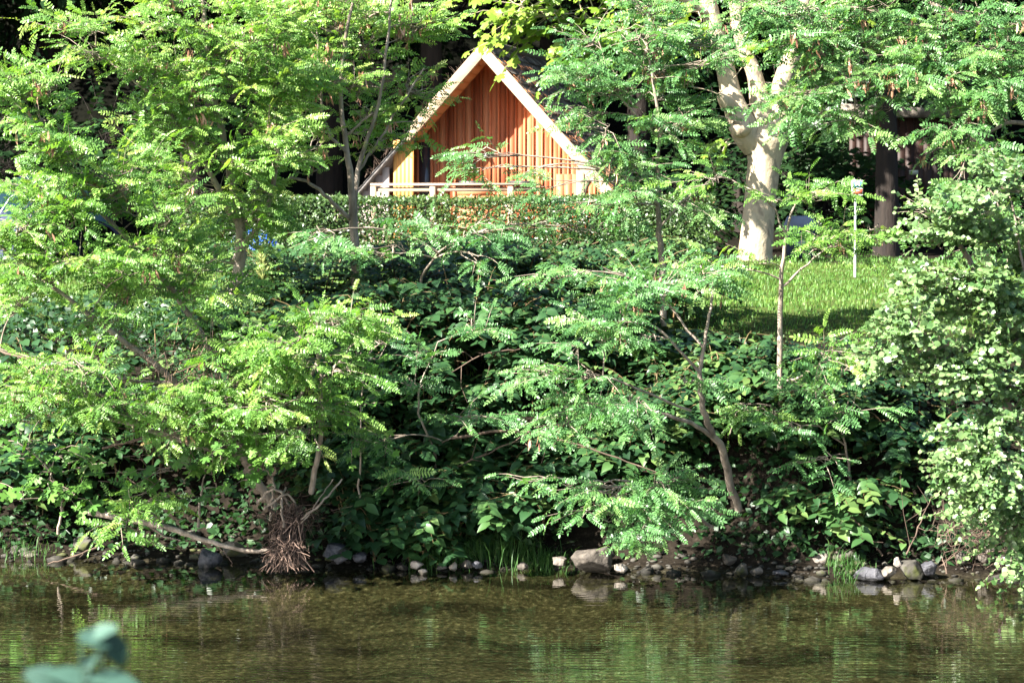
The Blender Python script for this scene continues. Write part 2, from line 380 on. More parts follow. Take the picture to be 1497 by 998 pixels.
def gm():
    m, nt, N, L = new_mat('ground_soil')
    tc = nd(nt, 'ShaderNodeTexCoord'); sx = nd(nt, 'ShaderNodeSeparateXYZ'); L.new(tc.outputs['Object'], sx.inputs[0])
    n1 = nd(nt, 'ShaderNodeTexNoise', i_Scale=1.4, i_Detail=8.0); L.new(tc.outputs['Object'], n1.inputs['Vector'])
    n2 = nd(nt, 'ShaderNodeTexNoise', i_Scale=18.0, i_Detail=8.0, i_Roughness=0.7); L.new(tc.outputs['Object'], n2.inputs['Vector'])
    soil = ramp(nt, n2.outputs['Fac'], [(0.3, (0.006, 0.005, 0.004)), (0.55, (0.015, 0.012, 0.009)), (0.75, (0.04, 0.032, 0.024))])
    turf = ramp(nt, n2.outputs['Fac'], [(0.3, (0.03, 0.04, 0.013)), (0.6, (0.06, 0.085, 0.022)), (0.8, (0.10, 0.10, 0.045))])
    vo = nd(nt, 'ShaderNodeTexNoise', i_Scale=24.0, i_Detail=4.0, i_Roughness=0.72); L.new(tc.outputs['Object'], vo.inputs['Vector'])
    bed = ramp(nt, vo.outputs['Fac'], [(0.3, (0.006, 0.0055, 0.004)), (0.47, (0.024, 0.0225, 0.0135)), (0.58, (0.041, 0.038, 0.024)), (0.74, (0.14, 0.13, 0.092))])
    st = nd(nt, 'ShaderNodeMapping'); st.inputs['Scale'].default_value = (0.5, 1.6, 1); L.new(tc.outputs['Object'], st.inputs[0])
    n3 = nd(nt, 'ShaderNodeTexNoise', i_Scale=1.6, i_Detail=7.0, i_Roughness=0.65); L.new(st.outputs[0], n3.inputs['Vector'])
    alg = ramp(nt, n3.outputs['Fac'], [(0.38, (0.30, 0.28, 0.26)), (0.52, (0.85, 0.83, 0.75)), (0.68, (1.1, 1.05, 0.9))])
    bm_ = nd(nt, 'ShaderNodeMix', data_type='RGBA', blend_type='MULTIPLY'); bm_.inputs[0].default_value = 1
    L.new(bed, bm_.inputs[6]); L.new(alg, bm_.inputs[7])
    def mix(fac, a, b):
        x = nd(nt, 'ShaderNodeMix', data_type='RGBA'); L.new(fac, x.inputs[0]); L.new(a, x.inputs[6]); L.new(b, x.inputs[7]); return x.outputs[2]
    def mr(src, a, b):
        x = nd(nt, 'ShaderNodeMapRange'); x.inputs[1].default_value = a; x.inputs[2].default_value = b; L.new(src, x.inputs[0]); return x.outputs[0]
    c = mix(mr(sx.outputs['Z'], -0.04, 0.04), bm_.outputs[2], soil)
    c = mix(mr(sx.outputs['Z'], 1.55, 1.75), c, turf)
    far = nd(nt, 'ShaderNodeMath', operation='MULTIPLY_ADD'); far.inputs[1].default_value = 3.0; L.new(n1.outputs['Fac'], far.inputs[0]); L.new(sx.outputs['Y'], far.inputs[2])
    c = mix(mr(far.outputs[0], 32.6, 34.0), c, soil)
    shaded_litter = ramp(nt, n2.outputs['Fac'], [(0.3, (0.002, 0.0025, 0.0015)), (0.8, (0.006, 0.006, 0.004))])  # hill litter taken near black: shade of the wood put into the colour
    c = mix(mr(sx.outputs['Y'], 40.0, 43.0), c, shaded_litter)
    p = nd(nt, 'ShaderNodeBsdfPrincipled', i_Roughness=0.9); p.inputs['Specular IOR Level'].default_value = 0.03; L.new(c, p.inputs['Base Color'])
    b = nd(nt, 'ShaderNodeBump', i_Strength=0.6, i_Distance=0.03); L.new(n2.outputs['Fac'], b.inputs['Height']); L.new(b.outputs[0], p.inputs['Normal'])
    o = nd(nt, 'ShaderNodeOutputMaterial'); L.new(p.outputs[0], o.inputs[0])
    return m

def grid_mesh(name, xs, ys, zf, mat):
    X, Y = np.meshgrid(xs, ys)
    Z = zf(X, Y)
    nx, ny = len(xs), len(ys)
    i = (np.arange(ny - 1)[:, None] * nx + np.arange(nx - 1)[None, :])
    mb = MB(); mb.add(np.stack([X, Y, Z], -1).reshape(-1, 3), np.stack([i, i + 1, i + nx + 1, i + nx], -1).reshape(-1, 4), 0.5)
    return mb.build(name, mat, smooth=True)

xs = np.concatenate([np.linspace(-260, -16, 40), np.arange(-15, 15.01, 0.18), np.linspace(16, 260, 40)])
ys = np.concatenate([np.linspace(-120, 4, 20), np.arange(4.5, 14, 0.5), np.arange(14, 26, 0.12), np.arange(26, 60, 0.5), np.linspace(61, 180, 30)])
tag(grid_mesh('ground', xs, ys, ground_z, gm()), kind='structure')

def water_mat():
    m, nt, N, L = new_mat('river_water')
    tc = nd(nt, 'ShaderNodeTexCoord')
    mp = nd(nt, 'ShaderNodeMapping'); mp.inputs['Scale'].default_value = (0.9, 3.2, 1); L.new(tc.outputs['Object'], mp.inputs[0])
    n1 = nd(nt, 'ShaderNodeTexNoise', i_Scale=1.3, i_Detail=2.0); L.new(mp.outputs[0], n1.inputs['Vector'])
    mp2 = nd(nt, 'ShaderNodeMapping'); mp2.inputs['Scale'].default_value = (0.5, 3.9, 1); L.new(tc.outputs['Object'], mp2.inputs[0])
    n2 = nd(nt, 'ShaderNodeTexNoise', i_Scale=3.6, i_Detail=1.0); L.new(mp2.outputs[0], n2.inputs['Vector'])
    mp3 = nd(nt, 'ShaderNodeMapping'); mp3.inputs['Scale'].default_value = (0.25, 1, 1); L.new(tc.outputs['Object'], mp3.inputs[0])
    # ripples are stronger nearer the camera than in the lee of the bank
    sx = nd(nt, 'ShaderNodeSeparateXYZ'); L.new(tc.outputs['Object'], sx.inputs[0])
    mr = nd(nt, 'ShaderNodeMapRange'); mr.inputs[1].default_value = 19.5; mr.inputs[2].default_value = 15.5; mr.inputs[3].default_value = 0.15; mr.inputs[4].default_value = 1.0
    L.new(sx.outputs['Y'], mr.inputs[0])
    pm = nd(nt, 'ShaderNodeTexNoise', i_Scale=0.45, i_Detail=2.0); L.new(tc.outputs['Object'], pm.inputs['Vector'])
    mm = nd(nt, 'ShaderNodeMath', operation='MULTIPLY'); L.new(mr.outputs[0], mm.inputs[0]); L.new(pm.outputs['Fac'], mm.inputs[1])
    wv = nd(nt, 'ShaderNodeTexWave', i_Scale=3.6, i_Distortion=5.0, i_Detail=2.0); wv.bands_direction = 'Y'; wv.inputs['Detail Scale'].default_value = 0.5; L.new(mp3.outputs[0], wv.inputs['Vector'])
    sm = nd(nt, 'ShaderNodeMath', operation='MULTIPLY_ADD'); sm.inputs[1].default_value = 0.28; L.new(wv.outputs['Fac'], sm.inputs[0]); L.new(n2.outputs['Fac'], sm.inputs[2])
    m2 = nd(nt, 'ShaderNodeMath', operation='MULTIPLY'); L.new(sm.outputs[0], m2.inputs[0]); L.new(mm.outputs[0], m2.inputs[1])
    ad = nd(nt, 'ShaderNodeMath', operation='MULTIPLY_ADD'); ad.inputs[1].default_value = 0.22; L.new(n1.outputs['Fac'], ad.inputs[0]); L.new(m2.outputs[0], ad.inputs[2])
    b = nd(nt, 'ShaderNodeBump', i_Strength=0.5, i_Distance=0.0075); L.new(ad.outputs[0], b.inputs['Height'])
    fr = nd(nt, 'ShaderNodeFresnel'); L.new(b.outputs[0], fr.inputs['Normal'])
    ge = nd(nt, 'ShaderNodeNewGeometry'); io = nd(nt, 'ShaderNodeMapRange'); io.inputs[3].default_value = 1.33; io.inputs[4].default_value = 1 / 1.33
    L.new(ge.outputs['Backfacing'], io.inputs[0]); L.new(io.outputs[0], fr.inputs['IOR'])   # a thin sheet: no total reflection from below
    g = nd(nt, 'ShaderNodeBsdfGlossy', i_Roughness=0.004); g.inputs['Color'].default_value = (1, 1, 1, 1); L.new(b.outputs[0], g.inputs['Normal'])
    t = nd(nt, 'ShaderNodeBsdfTransparent'); t.inputs['Color'].default_value = (0.79, 0.81, 0.67, 1)
    mx = nd(nt, 'ShaderNodeMixShader'); L.new(fr.outputs[0], mx.inputs[0]); L.new(t.outputs[0], mx.inputs[1]); L.new(g.outputs[0], mx.inputs[2])
    o = nd(nt, 'ShaderNodeOutputMaterial'); L.new(mx.outputs[0], o.inputs[0])
    return m
tag(grid_mesh('water', np.linspace(-120, 120, 25), np.linspace(8, 24, 9), lambda X, Y: X * 0, water_mat()), kind='structure')

# ------------------------------------------------------------------ plants
def bez(p0, p1, lift=0.15, n=5, wob=0.06):
    p0, p1 = np.asarray(p0, float), np.asarray(p1, float)
    t = np.linspace(0, 1, n)[:, None]
    L = np.linalg.norm(p1 - p0)
    mid = (p0 + p1) / 2 + np.array([0, 0, lift * L]) + rng.normal(size=3) * wob * L
    return (1 - t) ** 2 * p0 + 2 * t * (1 - t) * mid + t ** 2 * p1

def poly(pts, n=6, wob=0.0):
    """Catmull-Rom through pts"""
    p = np.asarray(pts, float)
    if len(p) < 2: return p
    q = np.vstack([2 * p[0] - p[1], p, 2 * p[-1] - p[-2]])
    out = []
    for i in range(len(p) - 1):
        a, b, c, d = q[i:i + 4]
        for t in np.linspace(0, 1, n, endpoint=False):
            out.append(0.5 * (2 * b + (c - a) * t + (2 * a - 5 * b + 4 * c - d) * t * t + (3 * b - a - 3 * c + d) * t ** 3))
    out.append(p[-1])
    out = np.array(out)
    if wob: out[1:-1] += rng.normal(size=(len(out) - 2, 3)) * wob
    return out

SPECIES = {
 # templates, leaf length, spacing, twig length, droop, side weight, hang, normal noise, upright bias
 'locust': dict(tpl=LOCUST, size=(0.11, 0.215), gap=0.040, twig=(0.16, 0.38), droop=0.14, side=0.8, hang=0.16, nn=0.36, up=0.16),
 'alder':  dict(tpl=ALDER, size=(0.036, 0.060), gap=0.022, twig=(0.16, 0.34), droop=0.12, side=0.9, hang=0.12, nn=0.72, up=0.18),
 'lobed':  dict(tpl=LOBED, size=(0.08, 0.145), gap=0.07, twig=(0.25, 0.5), droop=0.2, side=0.9, hang=0.35, nn=0.3, up=0.3),
 'plane':  dict(tpl=PLANE, size=(0.13, 0.20), gap=0.085, twig=(0.4, 0.8), droop=0.3, side=0.9, hang=0.3, nn=0.4, up=0.1),
 'broad':  dict(tpl=BROAD, size=(0.10, 0.17), gap=0.06, twig=(0.4, 0.9), droop=0.2, side=0.9, hang=0.2, nn=0.5, up=0.1),
 'canopy': dict(tpl=BROAD, size=(0.18, 0.30), gap=0.10, twig=(0.5, 1.0), droop=0.25, side=0.9, hang=0.2, nn=0.6, up=0.1),
 'knot':   dict(tpl=KNOT, size=(0.085, 0.135), gap=0.062, twig=(0.3, 0.65), droop=0.25, side=1.1, hang=0.12, nn=0.22, up=0.05),
}

def crown(species, blobs, leaves, wood, limb_from, anchor, pods=None, podp=0.1, rnd_shift=0.0, twig_r=0.0035, lift=0.0):
    """blobs: (centre, radii xyz, number of twigs). Fills `leaves` and `wood` MBs."""
    S = SPECIES[species]
    LP, LX, LN, LS, LR, LT = [], [], [], [], [], []
    toward = nrm(np.array([-SUNDIR[0] * 0.9, -SUNDIR[1] * 1.5, 0.75]))
    for c, rad, n in blobs:
        c = np.asarray(c, float); rad = np.asarray(rad, float)
        if limb_from is not None:
            d = np.linalg.norm(limb_from - c, axis=1) + np.where(limb_from[:, 2] > c[2], 0.4, 0)
            src = limb_from[int(np.argmin(d))]
            path = bez(src, c, 0.12, 6)
            wood.tube(path, np.linspace(min(0.011, 0.004 + 0.006 * np.linalg.norm(c - src)), 0.0035, 6), 5)
        else:
            path = np.array([c, c])
        for _ in range(int(n)):
            q = rng.normal(size=3); q = q / np.linalg.norm(q) * rng.random() ** 0.45
            p0 = c + q * rad * 0.8
            out = p0 - anchor; out[2] *= 0.35
            d = nrm(np.array([1, 1, .62]) * (nrm(out) * 0.6 + nrm(q * rad) * 0.55 + rng.normal(size=3) * 0.35 + np.array([0, -0.12, S['up']])) + np.array([0, 0, lift * rng.uniform(.2, 1.6)]))
            L = rng.uniform(*S['twig']) * np.clip(max(rad) / 0.26, .45, 1)
            m = max(3, int(L / S['gap']))
            t = np.linspace(0.08, 1, m)
            dr = S['droop'] * rng.uniform(0.4, 1.5)
            pts = p0 + d * (t * L)[:, None] + np.array([0, 0, -1.0]) * (dr * L * t * t)[:, None]
            tan = nrm(d + np.array([0, 0, -2 * dr]) * t[:, None])
            side = nrm(np.cross(tan, np.array([0, 0, 1.0])) + 1e-6)
            sg = np.where(np.arange(m) % 2 == 0, 1, -1)[:, None]
            X = nrm(tan * 0.55 + side * sg * S['side'] + np.array([0, 0, -S['hang']]) + rng.normal(size=(m, 3)) * 0.22)
            X[-1] = tan[-1]
            LP.append(pts); LX.append(X)
            LN.append(nrm(toward + rng.normal(size=(m, 3)) * S['nn']))
            LS.append(rng.uniform(*S['size']) * rng.uniform(.8, 1.1, m) * np.where(np.arange(m) > m - 3, 0.8, 1))
            tone = np.clip(rng.normal(0.5 + rnd_shift, 0.18), 0.02, 0.98)
            LR.append(np.clip(tone + rng.normal(size=m) * 0.12 + 0.15 * (t - .5), 0, 1)); 
            base = path[rng.integers(len(path) // 2, len(path))]
            wood.tube(np.vstack([base, (base + p0) / 2 + rng.normal(size=3) * 0.03, p0, pts[m // 2], pts[-1]]), np.array([1.5, 1.3, 1.1, .8, .3]) * twig_r, 3, cap=False)
            if pods is not None and rng.random() < podp:
                pod_cluster(pods, pts[rng.integers(0, m)])
    if not LP: return
    LP, LX, LN, LS, LR = (np.concatenate(a) for a in (LP, LX, LN, LS, LR))
    k = rng.integers(0, len(S['tpl']), len(LP))
    for i, tpl in enumerate(S['tpl']):
        s = k == i
        leaves.leaves(tpl, LP[s], LX[s], LN[s], LS[s], LR[s])

POD = ovate(0.24, 0.5, 3, 0.3, 0.1)
def pod_cluster(mb, p):
    mb.append(MB()); mb = mb[-1]; n = rng.integers(4, 9)
    P = p + rng.normal(size=(n, 3)) * 0.022 + np.array([0, -0.01, -0.02]); X = nrm(np.array([0, 0, -1.0]) + rng.normal(size=(n, 3)) * 0.22)
    mb.leaves(POD, P, X, rng.normal(size=(n, 3)), rng.uniform(0.06, 0.09, n), rng.random(n))

def pxblob(px, py, rx, ry, Y, dens=1.0, ryd=None, area=300.0):
    """a foliage clump given by its photo pixels at depth Y: centre, radii in metres, twigs"""
    s = scale_at(Y)
    n = max(2, int(dens * PI * rx * ry / area * (Y / 20.0) ** 0))
    return (at(px, py, Y), (rx * s, ryd if ryd else max(0.22, 0.55 * min(rx, ry) * s + 0.1), ry * s), n)

def tree(name, label, cat, species, leafmat, stems, blobs, Y0, woodmat='bark', group=None, podp=0.0, rshift=0.0, twig_r=0.0035, sides=8, area=128.0, leafpart='crown', stempart='trunk', lift=0.0):
    """stems: lists of (px, py, Y, radius m); blobs: (px,py,rx,ry,Y,dens)"""
    base = at(*stems[0][0][:3])
    root = thing(name, label, cat, base, 0, group)
    wood, leaves, pods = MB(), MB(), []
    nodes = []
    for st in stems:
        P = poly([at(*q[:3]) for q in st], 6, 0.006)
        R = np.interp(np.linspace(0, 1, len(P)), np.linspace(0, 1, len(st)), [q[3] for q in st])
        wood.tube(P, R, sides); nodes.append(P[2:])
    nodes = np.vstack(nodes)
    bl = []
    for b in blobs:
        bx, by, rx, ry, Y = b[:5]; dn = b[5] if len(b) > 5 else 1.0
        k = int(np.clip(rx * ry / (620 if species == 'locust' else 900), 1, 7))
        if k == 1: bl.append(pxblob(bx, by, rx, ry, Y, dens=dn, area=area)); continue
        for j in range(k):
            a_ = 2 * PI * (j + rng.random() * .8) / k; q = math.sqrt(rng.uniform(.08, .75))
            f = 1.08 / math.sqrt(k)
            bl.append(pxblob(bx + math.cos(a_) * q * rx, by + math.sin(a_) * q * ry, rx * f, ry * f * .72, Y + rng.normal() * .14, dens=dn * rng.uniform(.55, 1.3), area=area))
    anchor = nodes.mean(0)
    crown(species, bl, leaves, wood, nodes, anchor, pods if podp else None, podp, rshift, twig_r, lift)
    wood.build(stempart, M[woodmat], root, smooth=True)
    leaves.build(leafpart, M[leafmat], root)
    for q in pods[:100]: q.build('pod_cluster', M['pod'], root)
    return root

#@@PLANTS
LG = 'young locust trees along the bank'
tree('locust_tree', 'many-stemmed locust tree leaning left over the water from the tangled root mass', 'tree', 'locust', 'locust',
  [[(400,740,20.0,.036),(335,640,19.8,.032),(262,562,19.6,.024),(150,475,19.4,.018),(40,390,19.3,.012),(-40,330,19.2,.01)],
   [(335,640,19.8,.028),(310,520,19.8,.024),(238,405,19.8,.018),(150,312,19.7,.014),(90,240,19.6,.012),(50,150,19.6,.006)],
   [(360,690,19.9,.03),(420,610,19.6,.022),(480,500,19.5,.012)],
   [(350,665,19.8,.03),(255,640,19.4,.02),(130,600,19.2,.01)],
   [(262,562,19.6,.02),(120,545,19.4,.014),(0,510,19.3,.008)]],
  [(60,325,75,45,19.3),(140,285,70,40,19.5),(50,205,50,35,19.5),(20,140,35,35,19.5),(70,130,30,20,19.5),(100,395,85,30,19.3),(30,440,40,25,19.2,.7),(215,420,70,40,19.6),
   (110,565,85,35,19.2),(200,590,80,35,19.3),(60,575,40,22,19.1),(235,330,60,45,19.6),(300,610,70,40,19.4,.8),(170,480,50,30,19.4,.7),(30,610,40,20,19.3,.5),(300,420,50,40,19.7,.8),
   (190,265,50,28,19.6),(105,235,40,20,19.6),(340,540,45,40,19.5,.8)],
  20, group=LG, podp=0.07, lift=.3)
tree('locust_tree', 'tall bushy locust tree in the upper left with a spray reaching toward the dark wood', 'tree', 'locust', 'locust',
  [[(342,430,21.8,.05),(352,340,21.7,.04),(330,220,21.6,.03),(305,90,21.5,.02),(290,-60,21.4,.012)],
   [(352,340,21.7,.03),(300,240,21.4,.02),(230,150,21.3,.012),(140,70,21.2,.006)],
   [(345,380,21.7,.03),(395,290,21.6,.02),(405,150,21.6,.014),(400,-30,21.6,.01)]],
  [(250,75,75,50,21.3,1.1),(330,40,60,45,21.4,1.1),(265,165,55,40,21.2),(330,130,70,50,21.4,1.1),(140,65,55,25,21.1),(90,40,20,12,21.1,.8),(275,235,75,50,21.3),(370,220,60,60,21.5),
   (250,10,40,20,21.3),(400,70,50,60,21.5),(390,130,45,45,21.5),(310,310,60,45,21.4,.9),(215,100,25,15,21.2),(400,300,40,35,21.6,.7),(230,390,60,35,21.2,.8)],
  22, group=LG, podp=0.09, rshift=0.13, lift=.45)
tree('locust_tree', 'slender pale-stemmed locust tree forking beside the left end of the cabin', 'tree', 'locust', 'locust',
  [[(521,430,22.6,.04),(518,330,22.5,.034),(509,230,22.4,.024),(497,120,22.4,.016),(516,0,22.3,.012),(520,-80,22.3,.01)],
   [(519,335,22.5,.026),(523,250,22.6,.02),(553,150,22.6,.014),(570,20,22.6,.01),(580,-80,22.6,.008)],
   [(516,325,22.5,.022),(480,290,22.3,.016),(440,262,22.2,.012),(400,268,22.1,.008)],
   [(509,225,22.4,.016),(475,180,22.3,.012),(465,60,22.3,.008)],
   [(524,250,22.6,.012),(570,180,22.7,.009),(620,100,22.7,.006)],
   [(503,200,22.4,.012),(545,165,22.3,.008)]],
  [(445,60,60,50,22.48),(480,20,60,35,22.58),(560,50,55,45,22.88),(610,40,35,30,22.88,.8),(540,140,45,40,22.78,.8),(450,160,50,50,22.48),(600,130,35,30,22.98,.7),(575,205,35,12,22.98,.6),
   (440,230,55,30,22.48,.8),(620,180,16,10,22.98,.5),(500,90,40,40,22.58,.8),(420,110,40,40,22.38),(555,215,32,14,22.8,.8),(525,195,25,14,22.7,.7)],
  23, group=LG, podp=0.30, rshift=0.15, lift=.5)
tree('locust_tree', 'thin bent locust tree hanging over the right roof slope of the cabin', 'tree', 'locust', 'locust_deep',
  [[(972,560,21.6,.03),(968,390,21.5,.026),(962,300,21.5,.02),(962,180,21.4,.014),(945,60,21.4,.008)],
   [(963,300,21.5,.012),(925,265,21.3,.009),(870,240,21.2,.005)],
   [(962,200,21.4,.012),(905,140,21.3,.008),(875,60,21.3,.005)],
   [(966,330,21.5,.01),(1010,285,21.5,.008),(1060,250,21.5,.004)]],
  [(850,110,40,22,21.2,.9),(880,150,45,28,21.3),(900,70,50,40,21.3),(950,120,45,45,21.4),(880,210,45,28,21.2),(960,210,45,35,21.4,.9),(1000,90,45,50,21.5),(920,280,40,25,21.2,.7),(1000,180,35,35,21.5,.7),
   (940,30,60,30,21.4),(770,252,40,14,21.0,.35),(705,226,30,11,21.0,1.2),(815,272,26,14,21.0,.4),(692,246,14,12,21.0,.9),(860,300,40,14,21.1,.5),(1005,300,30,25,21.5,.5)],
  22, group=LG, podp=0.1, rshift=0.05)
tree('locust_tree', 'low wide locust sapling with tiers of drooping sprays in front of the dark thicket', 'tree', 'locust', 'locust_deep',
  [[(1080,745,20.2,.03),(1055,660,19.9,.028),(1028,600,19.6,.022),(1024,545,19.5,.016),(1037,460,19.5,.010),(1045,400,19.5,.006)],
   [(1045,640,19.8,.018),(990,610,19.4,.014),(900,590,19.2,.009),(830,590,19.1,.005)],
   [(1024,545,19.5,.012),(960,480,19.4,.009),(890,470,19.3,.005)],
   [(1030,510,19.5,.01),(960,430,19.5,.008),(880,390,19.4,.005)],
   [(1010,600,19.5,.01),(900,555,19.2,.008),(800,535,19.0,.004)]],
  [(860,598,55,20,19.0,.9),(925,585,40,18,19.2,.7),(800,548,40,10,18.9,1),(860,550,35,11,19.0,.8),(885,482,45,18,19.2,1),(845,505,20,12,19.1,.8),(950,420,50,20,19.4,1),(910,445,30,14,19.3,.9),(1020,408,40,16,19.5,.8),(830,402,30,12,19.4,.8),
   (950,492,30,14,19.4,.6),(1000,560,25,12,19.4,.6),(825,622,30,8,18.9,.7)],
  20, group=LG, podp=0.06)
tree('locust_tree', 'straight thin locust sapling with bright sprays across the foot of the pale plane trunk', 'tree', 'locust', 'locust',
  [[(1132,720,20.6,.026),(1140,600,20.5,.024),(1142,430,20.4,.018),(1150,340,20.4,.011),(1165,290,20.4,.006)],
   [(1150,345,20.4,.008),(1120,290,20.3,.006),(1060,260,20.3,.004)],
   [(1142,420,20.4,.010),(1200,370,20.4,.006),(1260,340,20.4,.004)],
   [(1140,560,20.5,.01),(1180,545,20.4,.008),(1210,520,20.3,.005)]],
  [(1045,262,26,12,20.2,1),(1135,292,22,8,20.3,1),(1190,288,32,13,20.3,1),(1218,276,12,8,20.3,.9),(1230,350,45,16,20.3,.9),(1280,335,25,9,20.3,.7),(1190,360,30,16,20.3,.7),(1120,385,25,8,20.3,.6),
   (1040,400,30,12,20.2,.7),(1210,520,35,22,20.2,.6),(1170,610,45,35,20.4,.5),(1110,600,40,35,20.4,.5)],
  20, group=LG, podp=0.03)
tree('locust_tree', 'short locust seedling drooping to the water beside the large grey boulder', 'tree', 'locust', 'locust_deep',
  [[(1040,770,20.0,.014),(985,730,19.5,.012),(930,705,19.2,.008),(860,705,19.1,.004)],
   [(985,730,19.5,.008),(960,770,19.2,.006),(945,815,19.1,.003)]],
  [(895,718,45,15,19.0,1.2),(965,712,45,16,19.1,1.2),(930,742,40,14,19.0,1.1),(785,700,28,6,18.9,1),(940,795,12,18,18.95,1.1),(985,738,30,14,19.1,1),(870,742,24,8,18.9,.9),(945,768,18,12,18.9,1),(830,708,20,6,18.9,.8)],
  20, group=LG, rshift=0.05)
tree('locust_tree', 'tiny locust seedling catching light above the left waterline', 'tree', 'locust', 'locust',
  [[(245,775,20.2,.01),(215,745,19.9,.008),(180,730,19.7,.004)]],
  [(200,735,28,12,19.6,1.1),(175,765,26,10,19.5,1.1),(215,720,16,8,19.6,.8)],
  20, group=LG)
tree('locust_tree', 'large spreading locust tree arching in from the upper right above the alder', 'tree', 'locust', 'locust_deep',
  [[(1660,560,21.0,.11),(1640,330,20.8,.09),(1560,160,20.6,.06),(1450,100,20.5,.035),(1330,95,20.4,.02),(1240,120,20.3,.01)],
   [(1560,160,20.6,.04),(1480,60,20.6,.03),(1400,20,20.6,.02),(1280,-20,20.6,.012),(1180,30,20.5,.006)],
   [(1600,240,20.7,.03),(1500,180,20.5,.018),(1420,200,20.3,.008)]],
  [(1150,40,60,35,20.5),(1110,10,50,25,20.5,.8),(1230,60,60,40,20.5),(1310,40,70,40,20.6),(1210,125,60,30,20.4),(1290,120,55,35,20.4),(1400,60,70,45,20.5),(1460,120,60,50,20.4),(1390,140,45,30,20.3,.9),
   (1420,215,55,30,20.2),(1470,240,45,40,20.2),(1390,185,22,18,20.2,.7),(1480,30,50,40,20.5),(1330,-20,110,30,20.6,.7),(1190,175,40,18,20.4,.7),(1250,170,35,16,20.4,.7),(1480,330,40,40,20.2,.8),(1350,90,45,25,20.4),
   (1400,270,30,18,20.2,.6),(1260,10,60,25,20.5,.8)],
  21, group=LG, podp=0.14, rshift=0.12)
tree('locust_tree', 'small leafy locust in front of the hedge, left of the dark thicket', 'tree', 'locust', 'locust_deep',
  [[(600,520,22.2,.016),(610,430,21.9,.012),(640,370,21.5,.008),(690,342,21.2,.004)]],
  [(690,335,45,16,21.1,.6),(640,345,35,14,21.1,.5),(760,335,40,16,21.2,.5),(560,372,40,18,21.1,.4),(470,340,40,18,20.9,.5),(700,375,24,10,21.0,.6),(850,338,40,16,21.3,.5),(590,325,30,10,21.2,.4)],
  21, group=LG, rshift=-0.05)
tree('locust_tree', 'bright locust sapling in front of the tangled twigs, right of the leaning stems', 'tree', 'locust', 'locust',
  [[(455,720,20.0,.022),(470,620,19.7,.018),(465,520,19.5,.012),(450,450,19.5,.006)],[(470,620,19.7,.01),(420,580,19.4,.007),(370,570,19.2,.004)],[(465,560,19.6,.01),(520,500,19.5,.005)]],
  [(430,485,55,28,19.4,1.1),(480,470,40,25,19.5),(390,530,45,25,19.3,1.0),(450,540,45,28,19.4,.9),(520,475,30,18,19.5,.8),(400,590,50,25,19.2,.9),(470,600,40,25,19.4,.7),(340,590,35,22,19.2,.8),(510,540,30,20,19.5,.6),(440,630,45,20,19.3,.7)],
  20, group=LG)

tree('locust_tree', 'sparse shaded locust seedling in the dark middle of the bank', 'tree', 'locust', 'locust_deep',
  [[(640,740,20.7,.012),(635,660,20.5,.010),(610,590,20.3,.007),(640,500,20.3,.004)],[(635,660,20.5,.007),(680,620,20.2,.004)]],
  [(600,565,40,12,20.1,.8),(680,608,45,11,20.0,.8),(565,645,40,14,20.0,.7),(700,480,40,13,20.3,.7),(630,520,35,12,20.2,.7),(610,700,40,14,20.0,.6)], 20, group=LG, rshift=-.05, lift=.15)
tree('locust_tree', 'sparse locust seedling on the shaded right bank below the lawn', 'tree', 'locust', 'locust_deep',
  [[(1250,740,20.4,.012),(1235,650,20.2,.009),(1215,580,20.1,.005)],[(1235,650,20.2,.007),(1180,610,20.0,.004)]],
  [(1190,565,40,13,20.0,.8),(1240,605,35,12,19.9,.8),(1150,625,35,13,19.9,.7),(1240,535,30,10,20.0,.7),(1200,670,32,14,19.9,.6)], 20, group=LG, lift=.1)
tree('alder_tree', 'glossy round-leaved alder overhanging the water at the right edge', 'tree', 'alder', 'alder',
  [[(1590,830,19.3,.07),(1560,700,19.1,.06),(1510,560,18.9,.04),(1450,430,18.8,.025),(1380,330,18.8,.012)],
   [(1560,700,19.1,.03),(1480,600,18.7,.02),(1400,520,18.5,.012),(1290,500,18.4,.005)],
   [(1575,760,19.2,.03),(1500,700,18.7,.018),(1420,650,18.5,.008)],[(1510,560,18.9,.02),(1500,420,18.8,.012),(1480,300,18.8,.006)]],
  [(1440,330,60,45,18.7),(1380,345,35,28,18.7,.8),(1350,305,14,16,18.7,.6),(1480,420,45,60,18.7),(1400,430,60,45,18.6),(1340,485,40,28,18.4),(1300,520,28,18,18.4,.9),(1410,520,70,40,18.5),(1470,560,50,50,18.6),
   (1350,545,30,14,18.4,.6),(1460,650,50,45,18.5),(1420,680,35,35,18.4),(1410,640,25,25,18.4,.8),(1470,730,45,40,18.5),(1430,740,28,20,18.4,.9),(1480,790,25,35,18.6,.8),(1490,840,12,12,18.6,.5),(1520,480,50,150,18.9,.5),(1530,720,50,90,18.8,.4),(1470,270,40,25,18.8,.8),(1355,400,22,18,18.6,.5),(1370,620,8,8,18.4,.5)],
  19, area=40, twig_r=0.002, rshift=0.05)

